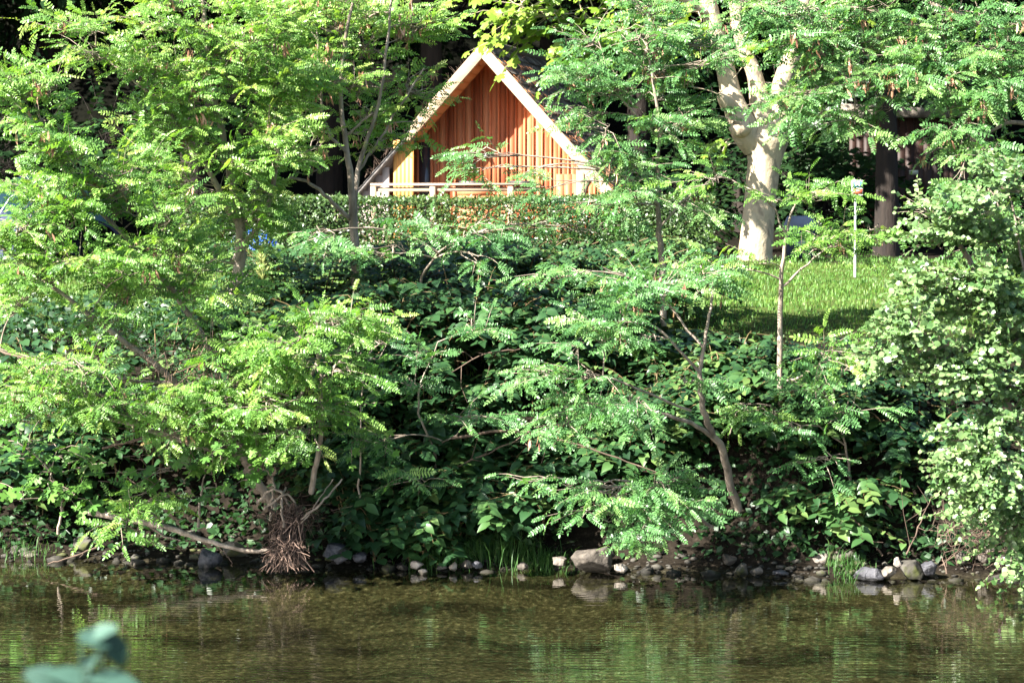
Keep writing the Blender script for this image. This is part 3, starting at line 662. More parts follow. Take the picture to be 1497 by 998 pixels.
# lobed-leaved saplings (maple-like) on the lower left bank
LB = 'lobed-leaved saplings on the lower bank'
def sapling(label, px, py, Y, blobs, shift=0.0):
    tree('maple_sapling', label, 'sapling', 'lobed', 'lobed', [[(px, py, Y, .012), (px + 5, py - 50, Y - .15, .008), (blobs[0][0], blobs[0][1], blobs[0][4], .004)]], blobs, Y, group=LB, rshift=shift, area=300, stempart='stem')
sapling('lobed-leaved sapling lit white beside the top of the root mass', 395, 760, 20.0, [(385,680,28,25,19.4,1),(400,640,35,28,19.4),(350,650,25,20,19.4),(345,575,30,25,19.4,.8)], 0.2)
sapling('lobed-leaved sapling at the left waterline near the frame edge', 85, 780, 20.4, [(75,690,35,35,19.9),(110,720,30,20,19.8),(30,650,35,25,19.9,.8),(30,730,25,20,19.9,.7),(85,655,25,18,19.9)], -0.1)
sapling('lobed-leaved sapling with pale leaves above the flood-worn log', 290, 770, 20.2, [(300,690,45,22,19.7),(330,720,25,18,19.7,.8),(235,685,30,20,19.7,.8)])
sapling('lobed-leaved sapling beneath the bright locust, right of the roots', 520, 760, 20.2, [(530,530,40,25,20.0),(500,590,40,30,19.9,.8),(560,500,30,18,20.1,.8),(520,640,30,25,19.9,.6)])

# knotweed thicket, clump by clump
def knotweed(label, px, py, Y, stems, Hs, spread, lean=(0, 0), shift=0.0, leafk=1.0, size=1.0):
    b = at(px, py, Y); b[2] = ground_z(b[0], b[1])
    root = thing('knotweed_clump', label, 'shrub', b, 0, 'knotweed clumps on the shaded bank')
    lv, st = MB(), MB()
    P, X, N, S_, R = [], [], [], [], []
    for k in range(stems):
        a = rng.random() * 2 * PI; rr = spread * math.sqrt(rng.random())
        p0 = b + np.array([math.cos(a) * rr * 0.55, math.sin(a) * rr * 0.35, 0]); p0[2] = ground_z(p0[0], p0[1]) - 0.02
        h = Hs * rng.uniform(0.6, 1.05)
        d = np.array([math.cos(a) * 0.5 + lean[0], math.sin(a) * 0.35 + lean[1] - 0.15, 0]) * h * rng.uniform(.5, 1.1)
        t = np.linspace(0, 1, 8)[:, None]
        path = p0 + d * t ** 1.6 + np.array([0, 0, h]) * (t - 0.28 * t ** 3)
        st.tube(path, np.linspace(0.009, 0.003, 8), 4, cap=False)
        for j in range(int(9 * leafk)):            # side shoots with leaves in flat tiers
            tt = rng.uniform(0.25, 1.0)
            q = np.array([np.interp(tt, t[:, 0], path[:, i]) for i in range(3)])
            aa = rng.random() * 2 * PI
            dd = nrm(np.array([math.cos(aa), math.sin(aa) - 0.25, 0.12]) + nrm(d) * 0.4)
            L = rng.uniform(0.22, 0.5) * (1.15 - 0.5 * tt); m = max(3, int(L / (0.046 * size)))
            u = np.linspace(0.1, 1, m)[:, None]
            pts = q + dd * u * L + np.array([0, 0, -0.3 * L]) * u ** 2
            st.tube(np.vstack([q, pts[m // 2], pts[-1]]), [0.003, 0.002, 0.001], 3, cap=False)
            side = nrm(np.cross(dd, [0, 0, 1.0])); sg = np.where(np.arange(m) % 2 == 0, 1, -1)[:, None]
            P.append(pts); X.append(nrm(dd * 0.5 + side * sg + np.array([0, 0, -0.28]) + rng.normal(size=(m, 3)) * 0.15))
            N.append(nrm(np.array([-0.15, -0.35, 1.0]) + rng.normal(size=(m, 3)) * 0.22)); S_.append(size * rng.uniform(0.05, 0.115) * rng.uniform(.8, 1.15, m)); R.append(np.clip(rng.normal(0.42 + shift, 0.24) + rng.normal(size=m) * 0.1, 0, .94) + (rng.random(m) < .012) * .06)
    P, X, N, S_, R = (np.concatenate(q) for q in (P, X, N, S_, R))
    k = rng.integers(0, 3, len(P))
    for i in range(3): lv.leaves(KNOT[i], P[k == i], X[k == i], N[k == i], S_[k == i], R[k == i])
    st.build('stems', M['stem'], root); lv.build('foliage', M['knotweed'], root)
knotweed('dark knotweed clump right of the lobed saplings, under the slender locust', 560, 600, 21.3, 26, 1.15, .75)
knotweed('dense dark knotweed clump in the middle of the bank below the hedge', 690, 560, 21.6, 30, 1.15, .85)
knotweed('broad dark knotweed clump behind the tiered locust sapling', 830, 560, 21.5, 28, 1.05, .8)
knotweed('low knotweed clump at the water, left of the grass tuft', 600, 790, 20.2, 20, .7, .6, (0.1, -.1))
knotweed('shaded knotweed clump above the shoreline grass tuft', 720, 740, 20.5, 26, .8, .75)
knotweed('shaded knotweed clump below the slender locust stem', 520, 740, 20.6, 20, .8, .6)
knotweed('knotweed clump behind the short seedling that droops to the water', 900, 700, 20.7, 24, .8, .7)
knotweed('knotweed clump around the bent stem of the tiered locust sapling', 1060, 650, 20.9, 24, .65, .65, shift=0.2)
knotweed('knotweed clump at the foot of the straight thin sapling', 1180, 700, 20.6, 20, .65, .55, shift=0.2, size=.8)
knotweed('small arching knotweed clump above the pale shore stones', 1235, 780, 20.0, 7, .55, .3, (-.35, -.2), shift=0.3)
knotweed('knotweed clump under the alder among the dark rocks', 1330, 690, 20.5, 10, .5, .6)
knotweed('knotweed clump left of the leaning locust stems', 60, 640, 21.2, 24, 1.0, .8)
knotweed('knotweed clump behind the tangled twigs of the leaning locust', 230, 560, 21.4, 26, 1.1, .8, shift=0.15)
knotweed('sunlit weed clump in front of the hedge by the pale shoot', 400, 470, 22.0, 22, .75, .7, shift=0.35)
knotweed('knotweed clump on the bank top right of the bent locust', 1000, 500, 21.6, 14, .28, .45, shift=0.25)

knotweed('knotweed clump filling the hollow low in the middle of the bank', 620, 640, 20.9, 24, .8, .7)
knotweed('fine-leaved weed clump among the knotweed under the bent locust stem', 960, 600, 20.9, 18, .75, .6, shift=.2, leafk=1.6, size=.55)
knotweed('fine-leaved weed clump on the right bank below the lawn edge', 1200, 600, 21.0, 18, .55, .6, shift=.15, leafk=1.6, size=.55)
knotweed('fine-leaved weed clump under the slender locust beside the leaning stems', 470, 600, 21.2, 20, .9, .6, shift=.2, leafk=1.6, size=.55)
for args in (('thicket clump on the bank top in front of the hedge, left of the slender locust', 455, 500, 22.9, 24, .95, .75, (0, 0), 0.25, 1.5, .55),
             ('thicket clump on the bank top right of the slender locust stem', 600, 480, 23.0, 26, .95, .8, (0, 0), .1, 1.4, .6),
             ('thicket clump on the bank top before the middle of the hedge', 730, 480, 23.0, 26, .95, .8, (0, 0), .15, 1.5, .55),
             ('thicket clump on the bank top below the right half of the hedge', 860, 480, 22.9, 26, .95, .8, (0, 0), .15, 1.4, .6),
             ('leafy thicket clump on the bank top left of the thin bent locust', 950, 470, 22.6, 20, .8, .7, (0, 0), 0.3, 1.5, .55)):
    knotweed(*args)
# undergrowth, grass
def scatter_leaves(name, n, xr, sr, tpls, size, mat, lift, shift=0.5, nn=0.45):
    x = rng.uniform(*xr, n); s = rng.uniform(*sr, n)
    clump = wave(x * 2.2, s * 2.2, 11)
    keep = clump > rng.normal(-0.35, 0.35, n)
    keep &= ~((s > 1.75) & (x > 1.0) & (x < 4.2))
    x, s = x[keep], s[keep]
    y = shore(x) + s
    z = ground_z(x, y) + rng.random(len(x)) ** 1.5 * lift
    P = np.stack([x, y, z], 1); a = rng.random(len(x)) * 2 * PI
    X = np.stack([np.cos(a), np.sin(a), rng.normal(-.25, .3, len(x))], 1)
    N = nrm(np.array([-0.2, -0.55, 0.9]) + rng.normal(size=(len(x), 3)) * nn)
    S_ = rng.uniform(*size, len(x)); R = np.clip(shift + 0.3 * wave(x * 3, s * 3, 12) + rng.normal(size=len(x)) * 0.15, 0, 1)
    mb = MB(); k = rng.integers(0, len(tpls), len(x))
    for i, tp in enumerate(tpls): mb.leaves(tp, P[k == i], X[k == i], N[k == i], S_[k == i], R[k == i])
    return tag(mb.build(name, mat), kind='stuff')
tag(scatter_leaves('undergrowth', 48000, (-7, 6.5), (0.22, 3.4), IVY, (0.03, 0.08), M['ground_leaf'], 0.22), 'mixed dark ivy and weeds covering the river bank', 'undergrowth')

def blades(mb, P, hgt, wid, bend, r):
    n = len(P); a = rng.random(n) * 2 * PI
    d = np.stack([np.cos(a), np.sin(a), np.zeros(n)], 1); s = np.stack([-np.sin(a), np.cos(a), np.zeros(n)], 1)
    up = np.array([0, 0, 1.0]); h = np.asarray(hgt)[:, None]; w = np.asarray(wid)[:, None]; b = np.asarray(bend)[:, None]
    V = np.stack([P - s * w, P + s * w, P + s * w * .8 + up * h * .6 + d * b * .35 * h, P - s * w * .8 + up * h * .6 + d * b * .35 * h,
                  P + s * w * .12 + up * h * (1 - .25 * b) + d * b * h, P - s * w * .12 + up * h * (1 - .25 * b) + d * b * h], 1)
    f = np.array([[0, 1, 2, 3], [3, 2, 4, 5]])
    mb.add(V.reshape(-1, 3), (f[None] + (np.arange(n) * 6)[:, None, None]).reshape(-1, 4), np.repeat(r, 6))

def lawn():
    n = 130000
    x = rng.uniform(-7.5, 6.5, n); y = rng.uniform(21.2, 34.0, n)
    keep = rng.random(n) < np.clip(1.2 - (y - 22) / 16, .25, 1)
    keep &= wave(x * 1.4, y * 1.4, 21) > rng.normal(-0.7, 0.35, n)
    x, y = x[keep], y[keep]
    tall = np.clip(wave(x * 0.9, y * 1.3, 22), -.6, 1)
    h = rng.uniform(.022, .055, len(x)) * (1 + 0.5 * tall)
    mb = MB(); blades(mb, np.stack([x, y, ground_z(x, y) - .005], 1), h, rng.uniform(.003, .006, len(x)), rng.uniform(.1, .8, len(x)), np.clip(.5 + .25 * wave(x * 2, y * 2, 23) + rng.normal(size=len(x)) * .15, 0, 1))
    tag(mb.build('grass', M['grass']), 'short sunlit grass on the bank top', 'grass', kind='stuff')
lawn()

def tuft(label, px, Y, n, hh, spread):
    b = at(px, 825, Y); b[2] = ground_z(b[0], b[1])
    root = thing('grass_tuft', label, 'grass tuft', b, 0, 'grass tufts along the waterline')
    P = b + np.stack([rng.normal(size=n) * spread, rng.normal(size=n) * .10, np.zeros(n)], 1); P[:, 2] = np.maximum(ground_z(P[:, 0], P[:, 1]), -0.02)
    mb = MB(); blades(mb, P, rng.uniform(.4, 1.0, n) * hh, rng.uniform(.002, .004, n), rng.uniform(.1, 1.1, n), np.clip(rng.normal(.45, .2, n), 0, 1))
    mb.build('foliage', M['shaded_grass'], root)
tuft('long arching grass tuft at the middle of the waterline', 720, 20.1, 420, .30, .20)
tuft('short bright grass tuft left of the long arching tuft', 640, 20.0, 300, .14, .14)
tuft('short grass tuft between the long arching tuft and the boulder', 795, 20.0, 260, .15, .12)
tuft('stiff grass tuft beside the pale stones on the right shore', 1238, 19.55, 200, .16, .07)
tuft('sparse grass tuft at the left frame edge on the shore', 25, 20.5, 120, .14, .15)

# pale shoot, pink flowers
b = at(385, 420, 22.4); root = thing('pale_weed', 'pale yellowish bristly shoot standing in front of the hedge near the blue tent', 'weed', b)
mb = MB(); mb.tube([b, b + [0, 0, .16], b + [-.02, 0, .34]], [.006, .005, .003], 4)
n = 90; t = rng.random(n); P = b + np.stack([-.02 * t, 0 * t, .04 + .28 * t], 1); a = rng.random(n) * 2 * PI
mb.leaves(ovate(.18, .4, 2, .1, .1), P, np.stack([np.cos(a) * .6, np.sin(a) * .6, np.full(n, .9)], 1), rng.normal(size=(n, 3)), .05 + .09 * (1 - t), rng.random(n))
mb.build('foliage', M['pale_weed'], root)
b = at(1478, 850, 18.75); b[2] = 0.0; root = thing('pink_flower', 'small pink flower spike at the water under the alder', 'flower', b)
mb = MB(); tip = at(1466, 818, 18.6); mb.tube(bez(b, tip, .05, 5), [.003] * 5, 4); mb.build('stem', M['stem'], root)
mb = MB(); n = 26; P = tip + rng.normal(size=(n, 3)) * [.016, .016, .022]; mb.leaves(ovate(.8, .5, 2), P, rng.normal(size=(n, 3)), rng.normal(size=(n, 3)), np.full(n, .022), rng.random(n)); mb.build('petals', M['petal'], root)

# ------------------------------------------------------------------ hedge
def hedge():
    Yh = 29.6
    a, b_ = at(255, 300, Yh), at(1045, 308, Yh)
    zt = at(650, 291, Yh)[2]; x0, x1 = a[0], b_[0]; dep = .7
    root = thing('hedge', 'long low clipped hedge in front of the cabin', 'hedge', ((x0 + x1) / 2, Yh, ground_z(0, Yh)))
    n = 46000
    z0 = float(ground_z(0, Yh)) - .02
    which = rng.random(n)
    x = rng.uniform(x0, x1, n); f = which < .68
    y = np.where(f, Yh - rng.random(n) ** 2 * -.0 + rng.normal(size=n) * .05, Yh + rng.random(n) * dep)
    z = np.where(f, z0 + (zt - z0) * rng.random(n), zt + rng.normal(size=n) * .018)
    lump = .05 * wave(x * 3, z * 3, 31); y = y + np.where(f, lump + .05 * (z - z0), 0); z = z + np.where(~f, .03 * wave(x * 2.2, y * 3, 32) - .02 * (x - x0) / (x1 - x0), 0)
    nrm_ = np.where(f[:, None], np.array([0, -1, .35]), np.array([0, -.3, 1]))
    N = nrm(nrm_ + rng.normal(size=(n, 3)) * .55); X = rng.normal(size=(n, 3)) + np.array([0, -.2, .3])
    S_ = rng.uniform(.028, .05, n); R = np.clip(.45 + .2 * wave(x * 2.5, z * 4, 33) + rng.normal(size=n) * .2 + np.where(f, 0, .18), 0, 1)  # top leaves toned lighter: light on the hedge top put into the colour
    mb = MB(); k = rng.random(n) < .5
    for s, tp in ((k, HEDGE[0]), (~k, HEDGE[1])): mb.leaves(tp, np.stack([x, y, z], 1)[s], X[s], N[s], S_[s], R[s])
    mb.build('foliage', M['hedge'], root)
    w = MB()
    for i in range(70):
        px = rng.uniform(x0, x1); w.tube([[px, Yh + .3, z0], [px + rng.normal() * .1, Yh + .3, z0 + .4], [px + rng.normal() * .2, Yh + .2, zt - .06]], [.02, .014, .006], 5)
    for i in range(500):
        px = rng.uniform(x0, x1); pz = rng.uniform(z0 + .1, zt - .1); w.tube([[px, Yh + .3, pz], [px + rng.normal() * .1, Yh + .04, pz + .08]], [.006, .003], 3, cap=False)
    w.build('stems', M['twig'], root)
hedge()

# ------------------------------------------------------------------ cabin
def cabin():
    th = math.radians(11)
    Yf = 36.0
    apex = at(705, 62, Yf)                      # front tip of the ridge
    OH, RL = 0.59, 3.6                         # roof overhang in front of the gable wall, wall-to-back length
    back = np.array([math.sin(th), math.cos(th), 0])
    orig = apex + back * OH; gz = float(ground_z(orig[0], orig[1])); orig[2] = gz
    root = thing('wooden_cabin', 'small red-brown timber cabin with steep gable roof behind the hedge', 'cabin', orig, -th)
    A = apex[2] - gz                            # ridge height above ground
    hw, slope = 1.78, 1.11                      # half span, rise per metre
    tk = 0.125                                   # roof build-up
    zr = lambda x: A - abs(x) * slope
    nlen = math.hypot(1, slope)
    dz = tk * nlen
    # gable wall boards (vertical), each its own tone
    w = MB(); bt = MB()
    x = -hw + 0.35
    while x < hw - .12:
        x2 = min(x + 0.118, hw - .12)
        z0 = .18; za, zb = zr(x) - dz - .004, zr(x2) - dz - .004
        if not (0 <= x and x2 <= 0) and x < 0 < x2: prof = [(x, z0), (x2 - .003, z0), (x2 - .003, zb), (0, zr(0) - dz), (x, za)]
        else: prof = [(x, z0), (x2 - .003, z0), (x2 - .003, zb), (x, za)]
        w.prism(prof, 0.0, 0.03, rng.random())
        bt.prism([(x - .016, z0), (x + .012, z0), (x + .012, zr(x + .012) - dz - .006), (x - .016, zr(x - .016) - dz - .006)], -0.022, -0.001, rng.random())
        x = x2
    wall = w.build('gable_wall', M['redwood'], root)
    bt.build('battens', M['redwood'], wall)
    # side and back walls
    s = MB()
    for sx in (-1, 1):
        for k in range(26):
            y = .05 + k * .135
            s.box((sx * (hw - .16), y + .0665, (zr(hw - .16) - dz + .18) / 2), (.03, .13, zr(hw - .16) - dz - .18))
    for k in range(26):
        xx = -hw + .2 + k * .128
        if abs(xx) < hw - .2: s.box((xx, 3.58, (zr(xx) - dz + .1) / 2), (.125, .03, zr(xx) - dz - .24))
    s.build('side_wall', M['redwood'], root)
    # roof: two slopes of shingle courses over a boarded deck
    for sx in (-1, 1):
        r = MB(); ext = hw + 0.06 if sx > 0 else .95
        u = np.array([sx, -slope]) / nlen
        nrm2 = np.array([sx * slope, 1]) / nlen
        rows = 16; Lr = ext * nlen
        for i in range(rows):
            a0, a1 = i * Lr / rows, (i + 1) * Lr / rows + .05
            y = -OH + .012
            while y < RL + .3:
                yw = rng.uniform(.12, .24)
                o0 = -.004 - rng.random() * .008; o1 = .012 + rng.random() * .012
                p0 = np.array([0, A]) + u * a0 + nrm2 * o0; p1 = np.array([0, A]) + u * min(a1, Lr + .03) + nrm2 * o1
                r.add([(p0[0], y, p0[1]), (p0[0], y + yw - .004, p0[1]), (p1[0], y + yw - .004, p1[1]), (p1[0], y, p1[1])], [[0, 1, 2, 3]], rng.random())
                y += yw
        rf = r.build('roof_slope', M['shingle'], root)
        d = MB(); lo = np.array([0, A]) + u * Lr
        inn = lambda p: p - nrm2 * tk
        pa, pb = np.array([0, A]) - nrm2 * .012, lo - nrm2 * .012
        nb = 10
        for i in range(nb):                     # soffit boards run front to back
            q0 = np.array([0, A - dz + .004]) + u * (i * Lr / nb + .002) + nrm2 * 0; q1 = np.array([0, A - dz + .004]) + u * ((i + 1) * Lr / nb - .002)
            d.prism([tuple(q0), tuple(q1), tuple(q1 + nrm2 * .02), tuple(q0 + nrm2 * .02)], -OH + .03, RL, rng.random())
        d.build('soffit', M['soffit'], rf)
        g = MB()                                # barge board: plank on the front edge, stopped at the ridge with a mitre
        top0 = np.array([0, A - .0]); bot0 = np.array([0, A - dz * 1.12])
        e = u * (Lr + (.10 if sx > 0 else .02))
        tip = [tuple(bot0 + e), tuple(bot0 + e + nrm2 * .05 + u * .05), tuple(top0 + e - nrm2 * .05 + u * .05), tuple(top0 + e)]
        g.prism([tuple(top0), tuple(bot0)] + tip, -OH - .03 + (.002 if sx > 0 else 0), -OH + .025, rng.random())
        g.build('barge_board', M['pale_board'], rf, bevel=.006)
    r = MB(); y0 = -OH + .05                  # lean-to roof at the lower left: thin shingle courses on one plane
    xe0, xe1 = -.90, -2.02
    r.prism([(xe0, zr(xe0) - .05), (xe1, zr(xe1) - .05), (xe1, zr(xe1) - .11), (xe0, zr(xe0) - .11)], y0, RL, .5)
    for i in range(9):
        xa, xb = xe0 - i * .116, xe0 - (i + 1) * .116 - .02
        y = y0 - .012
        while y < RL:
            yw = rng.uniform(.10, .2)
            r.prism([(xa, zr(xa) - .046), (xb, zr(xb) - .038), (xb, zr(xb) - .048), (xa, zr(xa) - .049)], y, y + yw - .004, rng.random()); y += yw
    r.build('lean_to_roof', M['grey_shingle'], root)
    # ridge fixture: dark round cap seam at the top and twigs of moss on the ridge
    rc = MB(); rc.tube([(.0, -OH - .01, A + .012), (0, RL + .3, A + .012)], [.045, .045], 8); rc.build('ridge_cap', M['shingle'], root)
    tw = MB()
    for i in range(420):
        sx = rng.choice([-1, 1]); q = rng.random() ** .8 * hw * .9; y = -OH + rng.random() ** 2 * 2.2
        p = np.array([sx * q, y, zr(q) + .01]); tw.tube([p, p + np.array([rng.normal() * .04, rng.normal() * .03, .03 + .08 * rng.random()])], [.003, .001], 3, cap=False)
    tag(tw.build('roof_moss', M['twig'], root), kind='stuff')
    # left porch side: weathered boards, sunlit orange boards, dark glazed door
    lf = MB()
    for i in range(5):
        xx = -1.72 + i * .095; hh = zr(xx) - .14 - .15; lf.box((xx, -OH + .16, .15 + hh / 2), (.092, .025, hh), rng.random() if i != 4 else 1.0)
    lf.build('weathered_panel', M['grey_board'], root)
    ob = MB()
    for i in range(5):
        xx = -1.23 + i * .055; ob.box((xx + .02, -OH + .17, .85), (.053, .03, 1.30), rng.random())
    ob.build('orange_panel', M['orange_board'], root)
    dr = MB(); dr.box((-.90, -.03, .86), (.16, .02, 1.25)); door = dr.build('door', M['glass'], root)
    fr = MB(); 
    for xx in (-.995, -.805): fr.box((xx, -.035, .86), (.03, .05, 1.29))
    fr.box((-.90, -.035, 1.50), (.22, .05, .035)); fr.build('door_frame', M['redwood'], door)
    # shuttered window pair with dark header
    for cx, ww in ((-.22, .50), (.38, .50)):
        sh = MB()
        for i in range(6): sh.box((cx, -.045, .36 + i * .09), (ww, .022, .086), rng.random())
        so = sh.build('shutter', M['redwood'], root)
        ff = MB()
        for dx in (-ww / 2 - .022, ww / 2 + .022):
            ff = MB(); ff.box((cx + dx, -.05, .60), (.04, .05, .66)); ff.build('shutter_frame', M['redwood'], so)
    hd = MB(); hd.box((-.26, -.06, .935), (.36, .045, .05)); hd.box((.42, -.06, .935), (.34, .045, .05)); hd.build('window_header', M['black'], root)
    lp = MB(); lp.box((-.06, -.05, 1.30), (.05, .05, .055)); lp.box((-.06, -.085, 1.295), (.03, .03, .03)); lp.build('wall_lamp', M['white'], root)
    # porch deck, rail, posts
    dk = MB()
    for i in range(9): dk.box((0.02, -.06 - i * .09, .15), (2 * hw - .3, .085, .03), rng.random())
    dk.build('porch_deck', M['pale_board'], root)
    rl = MB(); rl.box((-.33, -OH - .20, .91), (2.25, .075, .032), .6); rl.box((-.33, -OH - .185, .845), (2.25, .03, .055), .3)
    rl.build('porch_rail', M['pale_board'], root)
    for xx in (-1.42, -.62, .42):
        ps = MB(); ps.box((xx, -OH - .20, .50), (.07, .06, .77), .4); ps.build('rail_post', M['pale_board'], root)
    # right corner post with curved bracket
    cpn = MB(); cpn.box((1.30, -OH + .06, .62), (.10, .09, .95), .5); cpo = cpn.build('corner_post', M['pale_board'], root)
    br = MB(); a = np.linspace(0, PI / 2, 8)
    out = [(1.355 + .24 * (1 - math.cos(t)), .66 + .36 * math.sin(t)) for t in a] + [(1.355, 1.04)]
    br.prism(out, -OH + .03, -OH + .08, .6); br.build('bracket', M['pale_board'], cpo)
    sp_ = MB()
    for i in range(3): sp_.box((1.02 + i * .105, -OH + .10, .62), (.10, .025, .85), rng.random())
    sp_.build('side_screen', M['redwood'], root)
cabin()

# ------------------------------------------------------------------ plane tree with pollarded forks
def plane_tree():
    Y = 32.5
    base = at(1106, 385, Y); base[2] = float(ground_z(base[0], base[1])) - .05
    root = thing('plane_tree', 'pale mottled plane tree with a thick forked trunk right of the cabin', 'tree', base)
    w, lv = MB(), MB()
    def limb(pts, sides=14):
        P = poly([at(*q[:3]) for q in pts], 7); R = np.interp(np.linspace(0, 1, len(P)), np.linspace(0, 1, len(pts)), [q[3] for q in pts])
        R = R * (1 + .05 * np.sin(np.linspace(0, 9, len(P)) + rng.random() * 6)); w.tube(P, R, sides); return P
    limb([(1104,392,Y,.25),(1104,370,Y,.21),(1108,330,Y,.185),(1112,285,Y,.185),(1117,240,Y,.205),(1121,205,Y,.27),(1122,178,Y,.18)])
    nodes = [limb([(1105,215,Y,.16),(1090,192,Y-.05,.17),(1078,165,Y-.1,.15),(1068,135,Y,.13),(1057,85,Y,.11),(1040,25,Y,.10),(1028,-40,Y,.09)]),
             limb([(1120,200,Y,.17),(1112,160,Y,.12),(1103,110,Y,.095),(1083,55,Y,.085),(1072,-30,Y,.08)]),
             limb([(1122,205,Y,.2),(1138,170,Y,.15),(1145,120,Y,.12),(1165,60,Y,.09),(1185,-40,Y,.08)]),
             limb([(1078,165,Y-.1,.09),(1062,150,Y-.3,.09),(1050,138,Y-.4,.03)]),
             limb([(1090,190,Y-.05,.15),(1081,184,Y-.22,.13),(1078,178,Y-.27,.06)]),
             limb([(1040,25,Y,.06),(940,-30,Y-.6,.05),(840,-20,Y-1.2,.03),(770,15,Y-1.5,.012)], 8)]
    nodes = np.vstack(nodes)
    blobs = [pxblob(*b, area=360) for b in
      [(800,25,60,32,31.2,1.1),(760,5,40,20,31.0,.9),(860,40,40,30,31.3,.9),(880,70,30,22,31.4,.8),(830,70,18,12,31.2,.5),(930,10,60,30,31.5,.8),(1000,20,40,24,32,.6),(1015,130,25,16,32,.5),(990,165,20,14,32,.4),
       (1090,90,16,20,32,.3),(1035,60,20,25,32.2,.4),(1180,30,60,40,32.6,.6),(1060,210,16,12,32.1,.3)]]
    for c, rr in (((2.2, 33.9, 6.3), 1.0), ((1.2, 33.7, 7.4), 1.2), ((3.4, 34.4, 6.4), 1.1), ((.4, 33.6, 8.2), 1.2), ((3.2, 33.4, 7.0), 1.2), ((4.6, 33.4, 7.2), 1.2), ((1.5, 34.0, 8.0), 1.3), ((3.0, 34.4, 9.2), 1.4), ((5.6, 34, 8.5), 1.3), ((4.2, 35.2, 7.6), 1.3)):  # crown clumps added above the view to shade the dark trunk behind
        blobs.append((np.array(c), (rr, rr, rr * .6), 190))
    crown('plane', blobs, lv, w, nodes, nodes.mean(0), twig_r=.005)
    w.build('trunk', M['plane_bark'], root, smooth=True); lv.build('crown', M['plane'], root)
plane_tree()

# ------------------------------------------------------------------ wood behind
def wood_tree(name, label, x, y, r0, h, z0, zc, rad, n, leaf='wood_leaf', sp='broad', lean=0.0):
    base = np.array([x, y, float(ground_z(x, y)) - .05]); root = thing(name, label, 'tree', base, 0, 'tall trees of the dark wood')
    w, lv = MB(), MB()
    P = poly([base, base + [lean * .3, 0, h * .35], base + [lean * .7, .1, h * .7], base + [lean, 0, h]], 6, .01)
    w.tube(P, np.linspace(r0, r0 * .25, len(P)) * (1 + .25 * np.exp(-np.linspace(0, 12, len(P)))), 10)
    blobs = []
    for i in range(n):
        a = rng.random() * 2 * PI; q = math.sqrt(rng.random()) * rad; zz = rng.uniform(z0, zc)
        k = 1 - .5 * max(0, (zz - z0) / (zc - z0) - .4)
        blobs.append((np.array([x + lean * .6 + math.cos(a) * q * k, y + math.sin(a) * q * k * .8, zz]), (.9, .9, .55), 42))
    crown(sp, blobs, lv, w, P[6:], P[len(P) // 2], twig_r=.006)
    w.build('trunk', M['dark_bark'], root, smooth=True); lv.build('crown', M[leaf], root)
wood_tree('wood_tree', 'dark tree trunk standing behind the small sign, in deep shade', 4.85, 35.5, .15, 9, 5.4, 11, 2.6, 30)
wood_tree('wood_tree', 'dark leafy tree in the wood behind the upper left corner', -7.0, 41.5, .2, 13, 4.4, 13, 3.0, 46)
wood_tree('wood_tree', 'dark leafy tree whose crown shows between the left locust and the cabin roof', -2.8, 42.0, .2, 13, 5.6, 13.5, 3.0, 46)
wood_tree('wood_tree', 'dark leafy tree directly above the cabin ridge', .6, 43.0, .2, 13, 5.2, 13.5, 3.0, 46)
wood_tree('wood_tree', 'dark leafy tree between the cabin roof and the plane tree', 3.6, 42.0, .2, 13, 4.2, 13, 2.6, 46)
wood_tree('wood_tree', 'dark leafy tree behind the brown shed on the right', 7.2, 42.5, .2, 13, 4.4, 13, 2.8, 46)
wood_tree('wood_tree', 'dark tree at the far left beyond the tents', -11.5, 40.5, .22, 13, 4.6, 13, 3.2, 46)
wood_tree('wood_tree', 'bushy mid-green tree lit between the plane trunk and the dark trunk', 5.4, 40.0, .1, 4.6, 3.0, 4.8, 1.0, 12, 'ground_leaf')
for i, (wx, wy, lb) in enumerate(((-15.5, 38.6, 'added shade tree outside the left edge, first of the front rank'), (-11.6, 38.9, 'added shade tree of the front rank at the far left, behind the tents'), (-8.0, 39.2, 'added front-rank shade tree whose dark trunk stands behind the bushy locust'),
                                  (-4.6, 39.6, 'added front-rank shade tree whose dark trunk stands behind the slender locust'), (-1.2, 41.0, 'front-rank tree with added shade crown, dark trunk left of the cabin ridge'), (1.9, 41.3, 'added front-rank shade tree behind the right slope of the cabin roof'))):
    wood_tree('wood_tree', lb, wx, wy, .19, 13.5, 6.3, 13.5, 2.5, 54, sp='canopy')  # front rank added: dense crowns above the view shade the wood behind
# ranks of the wood further up the slope: one mass
def wood_mass():
    lv = MB(); n = 5200
    x = rng.uniform(-17, 17, n); y = rng.uniform(45, 52, n); z = ground_z(x, y) + rng.random(n) ** .8 * 7.5
    blob = [(np.array([a, b, c]), (.7, .7, .5), 9) for a, b, c in zip(x[:520], y[:520], z[:520])]
    crown('broad', blob, lv, MB(), None, np.array([0, 60.0, 4]))
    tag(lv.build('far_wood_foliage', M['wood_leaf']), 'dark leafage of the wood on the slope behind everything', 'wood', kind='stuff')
wood_mass()
def shrub(label, c, rad, n, mat='wood_leaf', sp='broad'):
    c = np.array(c, float); root = thing('shrub', label, 'shrub', (c[0], c[1], float(ground_z(c[0], c[1]))), 0)
    w, lv = MB(), MB(); b = np.array([[c[0], c[1], float(ground_z(c[0], c[1]))]])
    crown(sp, [(c + rng.normal(size=3) * np.array(rad) * .4, np.array(rad) * .7, n // 4) for _ in range(4)], lv, w, b + np.array([[0, 0, .1]]), b[0], twig_r=.004)
    w.build('stems', M['dark_bark'], root); lv.build('foliage', M[mat], root)
shrub('dark evergreen shrub behind the plane trunk', (3.9, 36.6, 2.9), (.9, .6, .7), 130)
